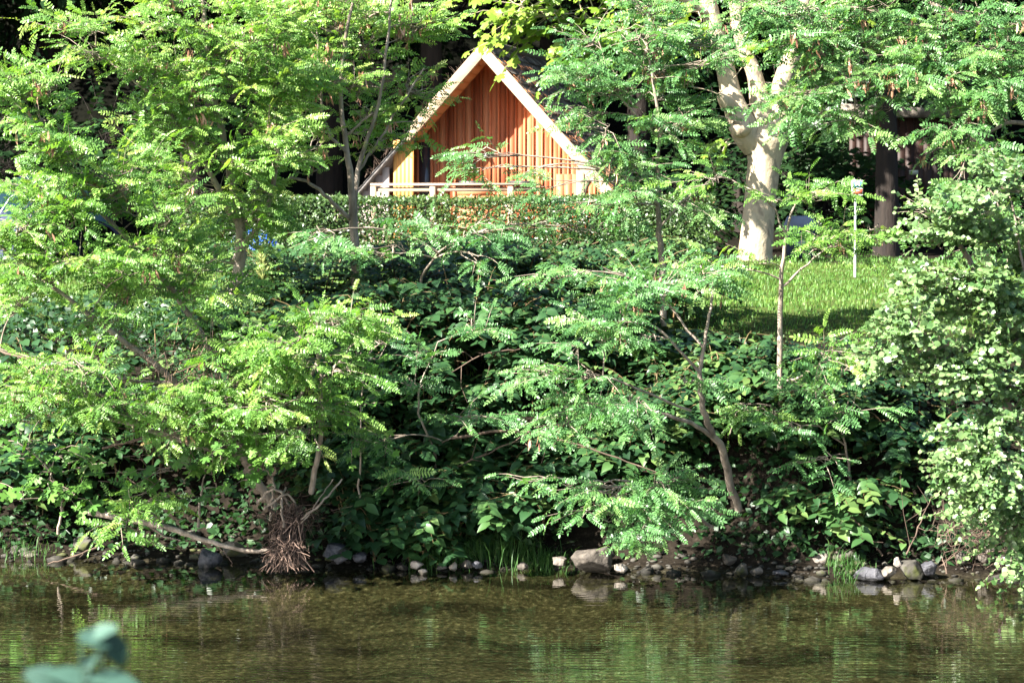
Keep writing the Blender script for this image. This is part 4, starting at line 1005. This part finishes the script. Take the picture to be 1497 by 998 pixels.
shrub('dark shrub beside the brown shed', (4.55, 37.5, 2.8), (.7, .6, .7), 90)
shrub('dark shrub right of the cabin roof, left of the plane trunk', (2.3, 37.2, 2.6), (.7, .6, .7), 110)
shrub('dark shrub under the wood at the far left', (-6.3, 37.5, 3.2), (1.6, .7, .9), 170)
shrub('low shrub under the right eave of the cabin', (1.75, 35.4, 2.2), (.5, .4, .35), 60)

# ------------------------------------------------------------------ camp-site things
def box_thing(): pass
def sign():
    Y = 28.0; b = at(1250, 397, Y); b[2] = float(ground_z(b[0], b[1])); top = at(1252, 264, Y)
    root = thing('sign_post', 'small blue and red sign on a thin pale pole beside the lawn', 'sign', b, math.radians(-18))
    h = top[2] - b[2]
    p = MB(); p.tube([(0, 0, 0), (0, 0, h * .5), (0, 0, h + .01)], [.0125] * 3, 10); p.build('pole', M['galv'], root, smooth=True)
    s = MB(); s.box((.02, -.022, h - .075), (.118, .012, .152)); pl = s.build('sign_plate', M['white'], root, bevel=.002)
    s = MB(); s.box((.028, -.0300, h - .038), (.096, .003, .062)); s.build('blue_panel', M['sign_blue'], pl)
    s = MB(); s.box((.028, -.0300, h - .112), (.096, .003, .056)); s.build('red_panel', M['sign_red'], pl)
    s = MB(); s.box((.032, -.0325, h - .036), (.008, .002, .034), rot=Matrix.Rotation(.35, 3, 'Y')); s.box((.026, -.0325, h - .047), (.022, .002, .007)); s.build('white_mark', M['white'], pl)
    s = MB(); s.box((.034, -.0325, h - .105), (.036, .002, .008)); s.build('pale_mark', M['badge'], pl)
    s = MB(); s.box((0, -.008, h - .04), (.05, .02, .012)); s.box((0, -.008, h - .11), (.05, .02, .012)); s.build('bracket', M['galv'], root)
sign()

def dust_bin():
    Y = 33.2; b = at(1170, 378, Y); b[2] = float(ground_z(b[0], b[1]))
    root = thing('waste_bin', 'dark blue-grey bin with a paler lid beside the plane trunk', 'bin', b, math.radians(-12))
    m = MB(); a, c = .15, .185; v = []
    for z, k in ((.03, a), (.36, c)):
        v += [(-k, -k, z), (k, -k, z), (k, k, z), (-k, k, z)]
    m.add(v, [[0,3,2,1],[4,5,6,7],[0,1,5,4],[1,2,6,5],[2,3,7,6],[3,0,4,7]]); m.build('body', M['bin'], root, bevel=.02)
    m = MB(); m.prism([(-.2, .37), (.2, .37), (.2, .40), (.14, .54), (-.14, .54), (-.2, .40)], -.2, .2); m.build('lid', M['bin_lid'], root, bevel=.015)
    m = MB(); m.tube([(0, -.172, .22), (0, -.185, .22)], [.075, .07], 18); m.add([(.07 * math.cos(t), -.1851, .22 + .05 * math.sin(t)) for t in np.linspace(0, 2 * PI, 18, endpoint=False)], [list(range(18))[::-1]]); m.build('badge', M['badge'], root)
    for sx in (-1, 1):
        m = MB(); m.tube([(sx * .13 - .02, .16, .045), (sx * .13 + .02, .16, .045)], [.045, .045], 14); m.build('wheel', M['black'], root)
    m = MB(); m.tube([(-.12, .2, .43), (-.12, .25, .44), (.12, .25, .44), (.12, .2, .43)], [.012] * 4, 8); m.build('handle', M['black'], root)
dust_bin()

def shed():
    Y = 38.5; b = at(1345, 372, Y); b[2] = float(ground_z(b[0], b[1]))
    root = thing('brown_shed', 'dark brown board shed in deep shade at the right behind the dark trunk', 'shed', b, math.radians(-6))
    w = MB()
    for i in range(20): w.box((-.95 + i * .1, 0, .95), (.096, .03, 1.75), rng.random())
    for i in range(12):
        w.box((-.95, .07 + i * .12, .95), (.03, .116, 1.75)); w.box((.95, .07 + i * .12, .95), (.03, .116, 1.75))
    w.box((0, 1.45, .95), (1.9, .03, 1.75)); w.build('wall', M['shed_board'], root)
    r = MB(); r.prism([(-1.12, 1.83), (1.12, 1.83), (1.12, 1.90), (-1.12, 2.02)], -.2, 1.65); r.build('roof', M['shingle'], root)
    d = MB()
    for i in range(5): d.box((-.28 + i * .125, -.03, .86), (.122, .025, 1.5), rng.random())
    do = d.build('door', M['shed_board'], root); h = MB(); h.box((.26, -.055, .85), (.03, .03, .10)); h.build('handle', M['galv'], do)
    p = MB(); p.box((-.10, -.05, 1.06), (.13, .008, .065)); p.build('door_plate', plain('plate', (.35, .38, .30)), do)
shed()

def tent(label, px, py, Y, wd, ln, ht, mats, rot):
    b = at(px, py, Y); b[2] = float(ground_z(b[0], b[1]))
    root = thing('camping_tent', label, 'tent', b, rot)
    a = np.linspace(0, PI, 13); y = np.linspace(-ln / 2, ln / 2, 9)
    def shell(k0, k1, grow=0.0):
        m = MB(); V = []
        for yy in y:
            k = math.sqrt(max(0.05, 1 - (yy / (ln / 2)) ** 2 * .75))
            for t in np.linspace(k0, k1, 9): V.append((math.cos(t) * (wd / 2 + grow) * (.7 + .3 * k), yy, max(0, math.sin(t)) ** .85 * (ht * k + grow)))
        i = np.arange(8)[:, None] * 9 + np.arange(8)[None]; m.add(V, np.stack([i, i + 1, i + 10, i + 9], -1).reshape(-1, 4)); return m
    shell(0, PI).build('inner_tent', mats[1], root, smooth=True)
    shell(PI * .25, PI * .8, .015).build('flysheet', mats[0], root, smooth=True)
    p = MB()
    for yy in (-ln * .25, ln * .25):
        p.tube([(math.cos(t) * (wd / 2 + .02) * .95, yy, max(0, math.sin(t)) ** .85 * ht * .93 + .02) for t in a], [.008] * 13, 5)
    p.build('tent_pole', M['galv'], root)
tent('blue and white dome tent glimpsed between the stems left of the hedge', 372, 372, 31.5, .55, .9, .42, (M['tent_blue'], M['tent_pale']), .4)
tent('large pale blue tent with teal flysheet hidden behind the far left foliage', 60, 400, 34.5, 1.7, 2.2, 1.05, (M['tarp_teal'], M['tent_pale']), .5)

# ------------------------------------------------------------------ rocks
def rock(label, px, py, wpx, hpx, Y, mat, seed, flat=.3, sink=.3, rot=0.0, name='rock', group=None):
    s = scale_at(Y); c = at(px, py, Y)
    bm = bmesh.new(); bmesh.ops.create_icosphere(bm, subdivisions=4, radius=1.0)
    r = np.random.default_rng(seed); cuts = [Vector(nrm(r.normal(size=3))) for _ in range(14)]; offs = r.uniform(.50, .80, 14)
    for v in bm.verts:
        p = v.co.copy()
        for q, o in zip(cuts, offs):
            dd = p.dot(q) - o
            if dd > 0: p -= q * dd * .97
        p *= 1 + .10 * mnoise.noise(p * 1.6 + Vector((seed, 0, 0))) + .035 * mnoise.noise(p * 5 + Vector((0, seed, 0)))
        v.co = p
    for v in bm.verts:
        v.co *= 1 + .05 * mnoise.fractal(v.co * 3.5 + Vector((seed, seed, 0)), 1.0, 2.0, 4)
    bb = [max(abs(v.co[i]) for v in bm.verts) for i in range(3)]
    for v in bm.verts:
        v.co = Vector((v.co.x / bb[0] * wpx * s / 2, v.co.y / bb[1] * wpx * s * .42, v.co.z / bb[2] * hpx * s / 2 * 1.15))
    me = bpy.data.meshes.new(name); bm.to_mesh(me); bm.free()
    me.polygons.foreach_set('use_smooth', np.ones(len(me.polygons), bool))
    a_ = me.attributes.new('rnd', 'FLOAT', 'POINT'); a_.data.foreach_set('value', np.full(len(me.vertices), r.random(), np.float32))
    me.materials.append(mat)
    o = bpy.data.objects.new(name, me); COL.objects.link(o)
    o.location = c - np.array([0, 0, hpx * s * .10]); o.rotation_euler = (0, 0, rot)
    return tag(o, label, 'rock', group)
RG = 'stones along the waterline'
R_ = M['rock']; B_ = M['blue_rock']; P_ = M['pale_rock']; MO = M['moss_rock']
rock('large angular grey-brown boulder at the water, middle right', 866, 813, 64, 38, 19.7, R_, 3, name='boulder')
rock('flat mossy rock tucked behind the large boulder', 885, 806, 30, 20, 19.95, MO, 4, group=RG)
rock('small curled pale stone right of the large boulder', 906, 830, 24, 14, 19.55, P_, 5, group=RG)
rock('rounded slate-blue rock under the left driftwood', 306, 813, 40, 34, 20.05, B_, 6, group=RG)
rock('broad dark slate rock right of the root mass', 487, 805, 52, 26, 20.0, B_, 7, group=RG)
rock('small blue-grey cobble in front of the broad slate rock', 498, 814, 24, 16, 19.85, B_, 8, group=RG)
rock('small blue-grey cobble right of the broad slate rock', 526, 812, 22, 16, 19.95, B_, 9, group=RG)
rock('flat brown stone at the left end of the pale stones', 588, 829, 18, 8, 19.85, R_, 10, group=RG)
rock('round pinkish pale stone left of the short bright grass', 609, 825, 22, 14, 19.8, P_, 11, group=RG)
rock('small white stone lying in the water below the pinkish stone', 619, 835, 16, 9, 19.65, P_, 12, group=RG)
rock('upright white stone in the middle of the shore', 664, 827, 15, 14, 19.75, P_, 13, group=RG)
rock('flat brown stone left of the upright white stone', 646, 829, 18, 7, 19.8, R_, 14, group=RG)
rock('dark stone right of the upright white stone', 682, 824, 20, 14, 19.85, R_, 15, group=RG)
rock('pale blue stone under the long arching grass', 698, 824, 18, 11, 19.8, B_, 16, group=RG)
rock('dark rounded stone under the short grass left of the boulder', 764, 826, 18, 12, 19.8, R_, 17, group=RG)
rock('brown stone between the grass and the large boulder', 818, 818, 22, 14, 19.8, R_, 18, group=RG)
rock('smooth tan stone left on the right-hand shore', 1066, 817, 24, 17, 19.75, R_, 19, group=RG)
rock('squat mossy stone standing in the water edge', 1083, 832, 22, 22, 19.5, MO, 20, group=RG)
rock('dark stone right of the squat mossy stone', 1107, 833, 22, 14, 19.55, R_, 21, group=RG)
rock('flat blue-grey slab on the right shore', 1140, 836, 28, 8, 19.5, B_, 22, group=RG)
rock('square grey rock above the flat slab', 1200, 815, 26, 22, 19.7, R_, 23, group=RG)
rock('grey-brown rock right of the square grey rock', 1228, 812, 24, 18, 19.75, R_, 24, group=RG)
rock('long purplish slate rock at the right waterline', 1275, 838, 54, 22, 19.35, B_, 45, group=RG)
rock('rough purplish rock joined to the right of the long slate rock', 1300, 834, 30, 18, 19.35, R_, 46, group=RG)
rock('bright white angular stone above the long slate rock', 1313, 821, 15, 16, 19.36, P_, 27, group=RG)
rock('dark sloping boulder right of the bright white stone', 1334, 832, 44, 30, 19.4, MO, 48, group=RG)
rock('dark rounded rock under the alder', 1357, 828, 26, 20, 19.4, B_, 29, group=RG)
rock('large shaded boulder half way up the right bank', 1325, 796, 44, 34, 20.0, MO, 30, group=RG)
rock('pale grey rock under the alder branches', 1404, 814, 18, 18, 19.6, R_, 31, group=RG)
rock('shaded rock high on the right bank above the large boulder', 1340, 745, 34, 22, 20.2, R_, 32, group=RG)
rock('brown rock on the bank at the foot of the straight sapling', 1190, 790, 28, 20, 20.0, R_, 33, group=RG)
rock('shaded tan rock below the knotweed on the right bank', 1085, 757, 34, 18, 20.3, R_, 34, group=RG)
rock('grey boulder in the shade at the far left shore', 40, 812, 40, 24, 20.5, R_, 35, group=RG)
rock('brown rock in the shade left of the driftwood', 120, 795, 34, 24, 20.6, MO, 36, group=RG)
rock('small brown rock on the shore left of the slate-blue rock', 200, 822, 26, 10, 20.2, R_, 37, group=RG)
rock('dark rock behind the slate-blue rock', 345, 800, 40, 28, 20.4, MO, 38, group=RG)
rock('grey rock in the bank at the right edge below the alder', 1440, 805, 32, 26, 19.7, R_, 39, group=RG)
# pebbles too many to count along the water's edge
def pebbles():
    mb = MB(); n = 1100
    x = rng.uniform(-4.6, 4.6, n); s = np.abs(rng.normal(0, .28, n)) - .12; y = shore(x) + s; z = ground_z(x, y)
    bm = bmesh.new(); bmesh.ops.create_icosphere(bm, subdivisions=1, radius=1.0)
    v = np.array([v.co[:] for v in bm.verts]); f = np.array([[q.index for q in fc.verts] for fc in bm.faces]); bm.free()
    for i in range(n):
        k = min(.085, .016 * math.exp(rng.normal() * .6))
        mb.add(v * np.array([k, k * rng.uniform(.6, 1), k * rng.uniform(.35, .7)]) * (1 + .15 * rng.normal(size=(len(v), 1))) + [x[i], y[i], z[i] + k * .2], f, rng.random())
    tag(mb.build('pebbles', M['moss_rock'], smooth=True), 'small pebbles scattered along the water edge', 'pebbles', kind='stuff')
pebbles()

# ------------------------------------------------------------------ roots, driftwood, dead branches
def roots():
    b = at(415, 826, 19.55); b[2] = 0.0
    root = thing('exposed_roots', 'shaggy reddish root mass hanging from the bank into the water', 'roots', b)
    mb = MB()
    for i in range(330):
        t0 = at(rng.normal(426, 6), rng.uniform(735, 770), 19.75 + rng.normal() * .05)
        mid = at(rng.normal(421, 9), 785, 19.66 + rng.normal() * .05)
        end = at(rng.choice([402, 432]) + rng.normal() * 8, rng.uniform(800, 836), 19.58 + rng.normal() * .05); end[2] = max(end[2], -.03)
        w_ = [.026, .014, .018]
        pp = poly([t0, t0 * .6 + mid * .4 + rng.normal(size=3) * w_, mid + rng.normal(size=3) * w_, mid * .5 + end * .5 + rng.normal(size=3) * w_, end + rng.normal(size=3) * w_], 4, .004)
        mb.tube(pp, np.linspace(rng.choice([.0025, .004, .0075]), .0015, len(pp)), 4, rng.random(), cap=False)
    for i in range(160):
        c = at(rng.normal(425, 22), rng.normal(755, 10), 19.65 + rng.normal() * .06); mb.tube([c, c + rng.normal(size=3) * .03, c + rng.normal(size=3) * .07], [.003, .0025, .001], 3, rng.random(), cap=False)
    for i in range(16):
        t0 = at(rng.normal(425, 7), 740, 19.72); mid = at(rng.normal(421, 11), 785, 19.6); e = at(rng.normal(415, 18), rng.uniform(800, 838), 19.5); e[2] = max(e[2], -.04)
        mb.tube(poly([t0, (t0 + mid) / 2 + rng.normal(size=3) * .03, mid + rng.normal(size=3) * .02, e], 5, .007), np.linspace(rng.uniform(.008, .015), .003, 16), 6, rng.random())
    mb.build('fibres', M['root'], root)
    mb = MB()
    for a, c, d, r in (((375,735),(405,715),(435,760),.012),((385,745),(420,722),(440,755),.010),((440,765),(460,740),(487,700),.006),((415,770),(412,735),(418,712),.012),((440,760),(470,735),(500,700),.010)):
        mb.tube(poly([at(*a, 19.6), at(*c, 19.6), at(*d, 19.75)], 6, .004), np.linspace(r, r * .6, 13), 6)
    mb.build('thick_root', M['bark'], root, smooth=True)
roots()

def stick(label, pts, r, name='dead_branch', cat='branch', group='dead branches on the bank', side=6, mat='twig'):
    P = poly([at(*p) for p in pts], 7, .004); base = P[0]
    root = thing(name, label, cat, base, 0, group)
    mb = MB(); mb.tube(P, np.linspace(r, r * .35, len(P)), 7)
    for i in range(side):
        k = rng.integers(2, len(P) - 1); d = nrm(P[k] - P[k - 1]) * .5 + rng.normal(size=3) * .5; L = rng.uniform(.08, .3)
        mb.tube([P[k], P[k] + d * L * .5 + rng.normal(size=3) * .02, P[k] + d * L], [r * .45, r * .3, r * .12], 4, cap=False)
    mb.build('wood', M[mat], root, smooth=True)
stick('long pale driftwood limb lying along the left shore', [(130,748,20.2),(240,770,20.0),(300,790,19.85),(370,805,19.7),(415,800,19.65)], .028, 'driftwood', 'driftwood', None, 5, 'bark')
stick('dark slanting stick dipping into the water at the left', [(165,790,19.9),(120,808,19.8),(70,824,19.75)], .011, side=1)
stick('short pale stick standing in the water left of the roots', [(320,800,19.8),(335,815,19.7),(340,828,19.6)], .005, side=0)
stick('long dark dead branch crossing the shade under the tiered sapling', [(660,640,20.3),(760,630,20.2),(860,655,20.1),(960,690,20.1)], .012)
stick('dead branch lying below the long dark branch', [(650,690,20.3),(740,650,20.2),(800,620,20.2)], .008)
stick('thin dead twig bundle in the middle of the dark thicket', [(760,510,20.9),(700,520,20.8),(640,560,20.8)], .007)
stick('forked bare twig standing in front of the right rocks', [(1325,810,19.5),(1345,765,19.6),(1362,725,19.7)], .007)
stick('slim reddish twig leaning under the alder', [(1400,825,19.5),(1385,770,19.5),(1375,700,19.4)], .006)
stick('pale peeled stick standing in the water at the right', [(1384,838,19.3),(1380,822,19.32),(1376,812,19.35)], .007, side=0)
stick('leaning bare stem of the arching knotweed on the right', [(1290,812,19.7),(1262,775,19.7),(1240,748,19.7)], .009, side=3)
stick('broken dead limb in the undergrowth left of the leaning locust', [(0,512,20.2),(60,535,20.0),(90,570,19.9)], .010)
stick('grey arched dead branch among the left twigs', [(150,655,19.8),(220,635,19.6),(270,600,19.5)], .010)
def brush(label, px, py, Y, n, sp, L):
    c = at(px, py, Y); root = thing('brush_pile', label, 'twigs', c, 0, 'tangles of dead twigs')
    mb = MB()
    for i in range(n):
        p = c + rng.normal(size=3) * np.array(sp); d = nrm(rng.normal(size=3) * [1, .6, .8]) * rng.uniform(.3, 1) * L
        mb.tube([p - d / 2, p + rng.normal(size=3) * .03, p + d / 2], [.0035, .003, .001], 3, rng.random(), cap=False)
    tag(mb.build('twigs', M['twig'], root), kind='stuff')
brush('tangle of pale dead twigs among the leaning locust stems', 270, 545, 19.4, 190, (.24, .12, .16), .32)
brush('reddish tangle of twigs under the alder', 1420, 785, 19.5, 120, (.14, .12, .10), .25)
brush('brown tangle of twigs below the leaning locust', 250, 640, 19.6, 110, (.26, .14, .12), .30)

# ------------------------------------------------------------------ near twig, out of focus
def near_plant():
    Y = 2.75
    b = at(110, 990, Y); b = np.array([b[0], b[1], float(ground_z(b[0], b[1]))])
    root = thing('foreground_sapling', 'blurred blue-green sapling tip close to the camera at the lower left', 'sapling', b)
    st = MB(); lv = MB()
    tip = at(150, 945, Y); st.tube(bez(b, tip, .02, 9, .02), np.linspace(.003, .0008, 9), 6)
    m2 = at(120, 1000, Y)
    K = ovate(.62, .42, 5, .15, .15, .25)
    T = [((118,930), (1,.05,-.1), (-.0,-.7,.7), .042), ((160,925), (.4,.1,-1), (.3,-1,.1), .040), ((168,918), (-.75,.05,-.2), (0,-.6,.8), .036), ((75,985), (1,.2,-.15), (0,-.55,.9), .05), ((40,985), (.9,.0,-.2), (0,-.9,.5), .046), ((135,990), (1,.1,-.1), (0,-.5,.9), .052), ((118,975), (.6,.2,.4), (0,-1,.3), .022)]
    for (px, py), X, N, S_ in T:
        p = at(px, py, Y); lv.leaves(K, [p], [X], [N], [S_], [rng.random()]); st.tube([p, (p + m2) / 2, m2], [.0012, .0014, .0015], 4, cap=False)
    for i in range(26):
        z = rng.uniform(b[2] + .2, 2.15); a = rng.random() * 2 * PI; p = b + (tip - b) * ((z - b[2]) / (tip[2] - b[2]))
        lv.leaves(K, [p + np.array([math.cos(a), math.sin(a), 0]) * .03], [(math.cos(a), math.sin(a), -.2)], [(0, -.2, 1)], [rng.uniform(.04, .055)], [rng.random()])
    st.build('stem', M['fore_leaf'], root, smooth=True); lv.build('foliage', M['fore_leaf'], root, smooth=True)
near_plant()
#@@END

# ------------------------------------------------------------------ light, camera, render settings
wd = bpy.data.worlds.new('World'); C.world = wd; wd.use_nodes = True
nt = wd.node_tree; bg = nt.nodes['Background']
sky = nt.nodes.new('ShaderNodeTexSky'); sky.sky_type = 'NISHITA'; sky.sun_disc = False
sky.sun_elevation = SUN_EL; sky.sun_rotation = math.radians(180) + SUN_AZ
sky.air_density = 1.0; sky.dust_density = 1.0; sky.ozone_density = 1.0
nt.links.new(sky.outputs[0], bg.inputs[0]); bg.inputs[1].default_value = 0.05
ld = bpy.data.lights.new('sun', 'SUN'); ld.energy = 5.0; ld.angle = math.radians(0.53); ld.color = (1.0, 0.95, 0.86)
lo = bpy.data.objects.new('sun', ld); COL.objects.link(lo); lo.rotation_euler = Vector(SUNDIR).to_track_quat('-Z', 'Y').to_euler()
cd = bpy.data.cameras.new('camera'); co = bpy.data.objects.new('camera', cd); COL.objects.link(co)
co.location = (0, 0, CAMZ); co.rotation_euler = (PI / 2 - PITCH, 0, 0)
cd.sensor_width = 36; cd.lens = F / W * 36; cd.clip_start = 0.05; cd.clip_end = 1000
cd.dof.use_dof = True; cd.dof.focus_distance = 20.5; cd.dof.aperture_fstop = 8
C.camera = co
C.view_settings.view_transform = 'Standard'; C.view_settings.look = 'None'; C.view_settings.gamma = 1
C.view_settings.exposure = 2.75
C.render.engine = 'CYCLES'
C.cycles.max_bounces = 6; C.cycles.diffuse_bounces = 4; C.cycles.glossy_bounces = 3; C.cycles.transmission_bounces = 4; C.cycles.transparent_max_bounces = 8
C.cycles.use_denoising = True
C.cycles.sample_clamp_indirect = 6
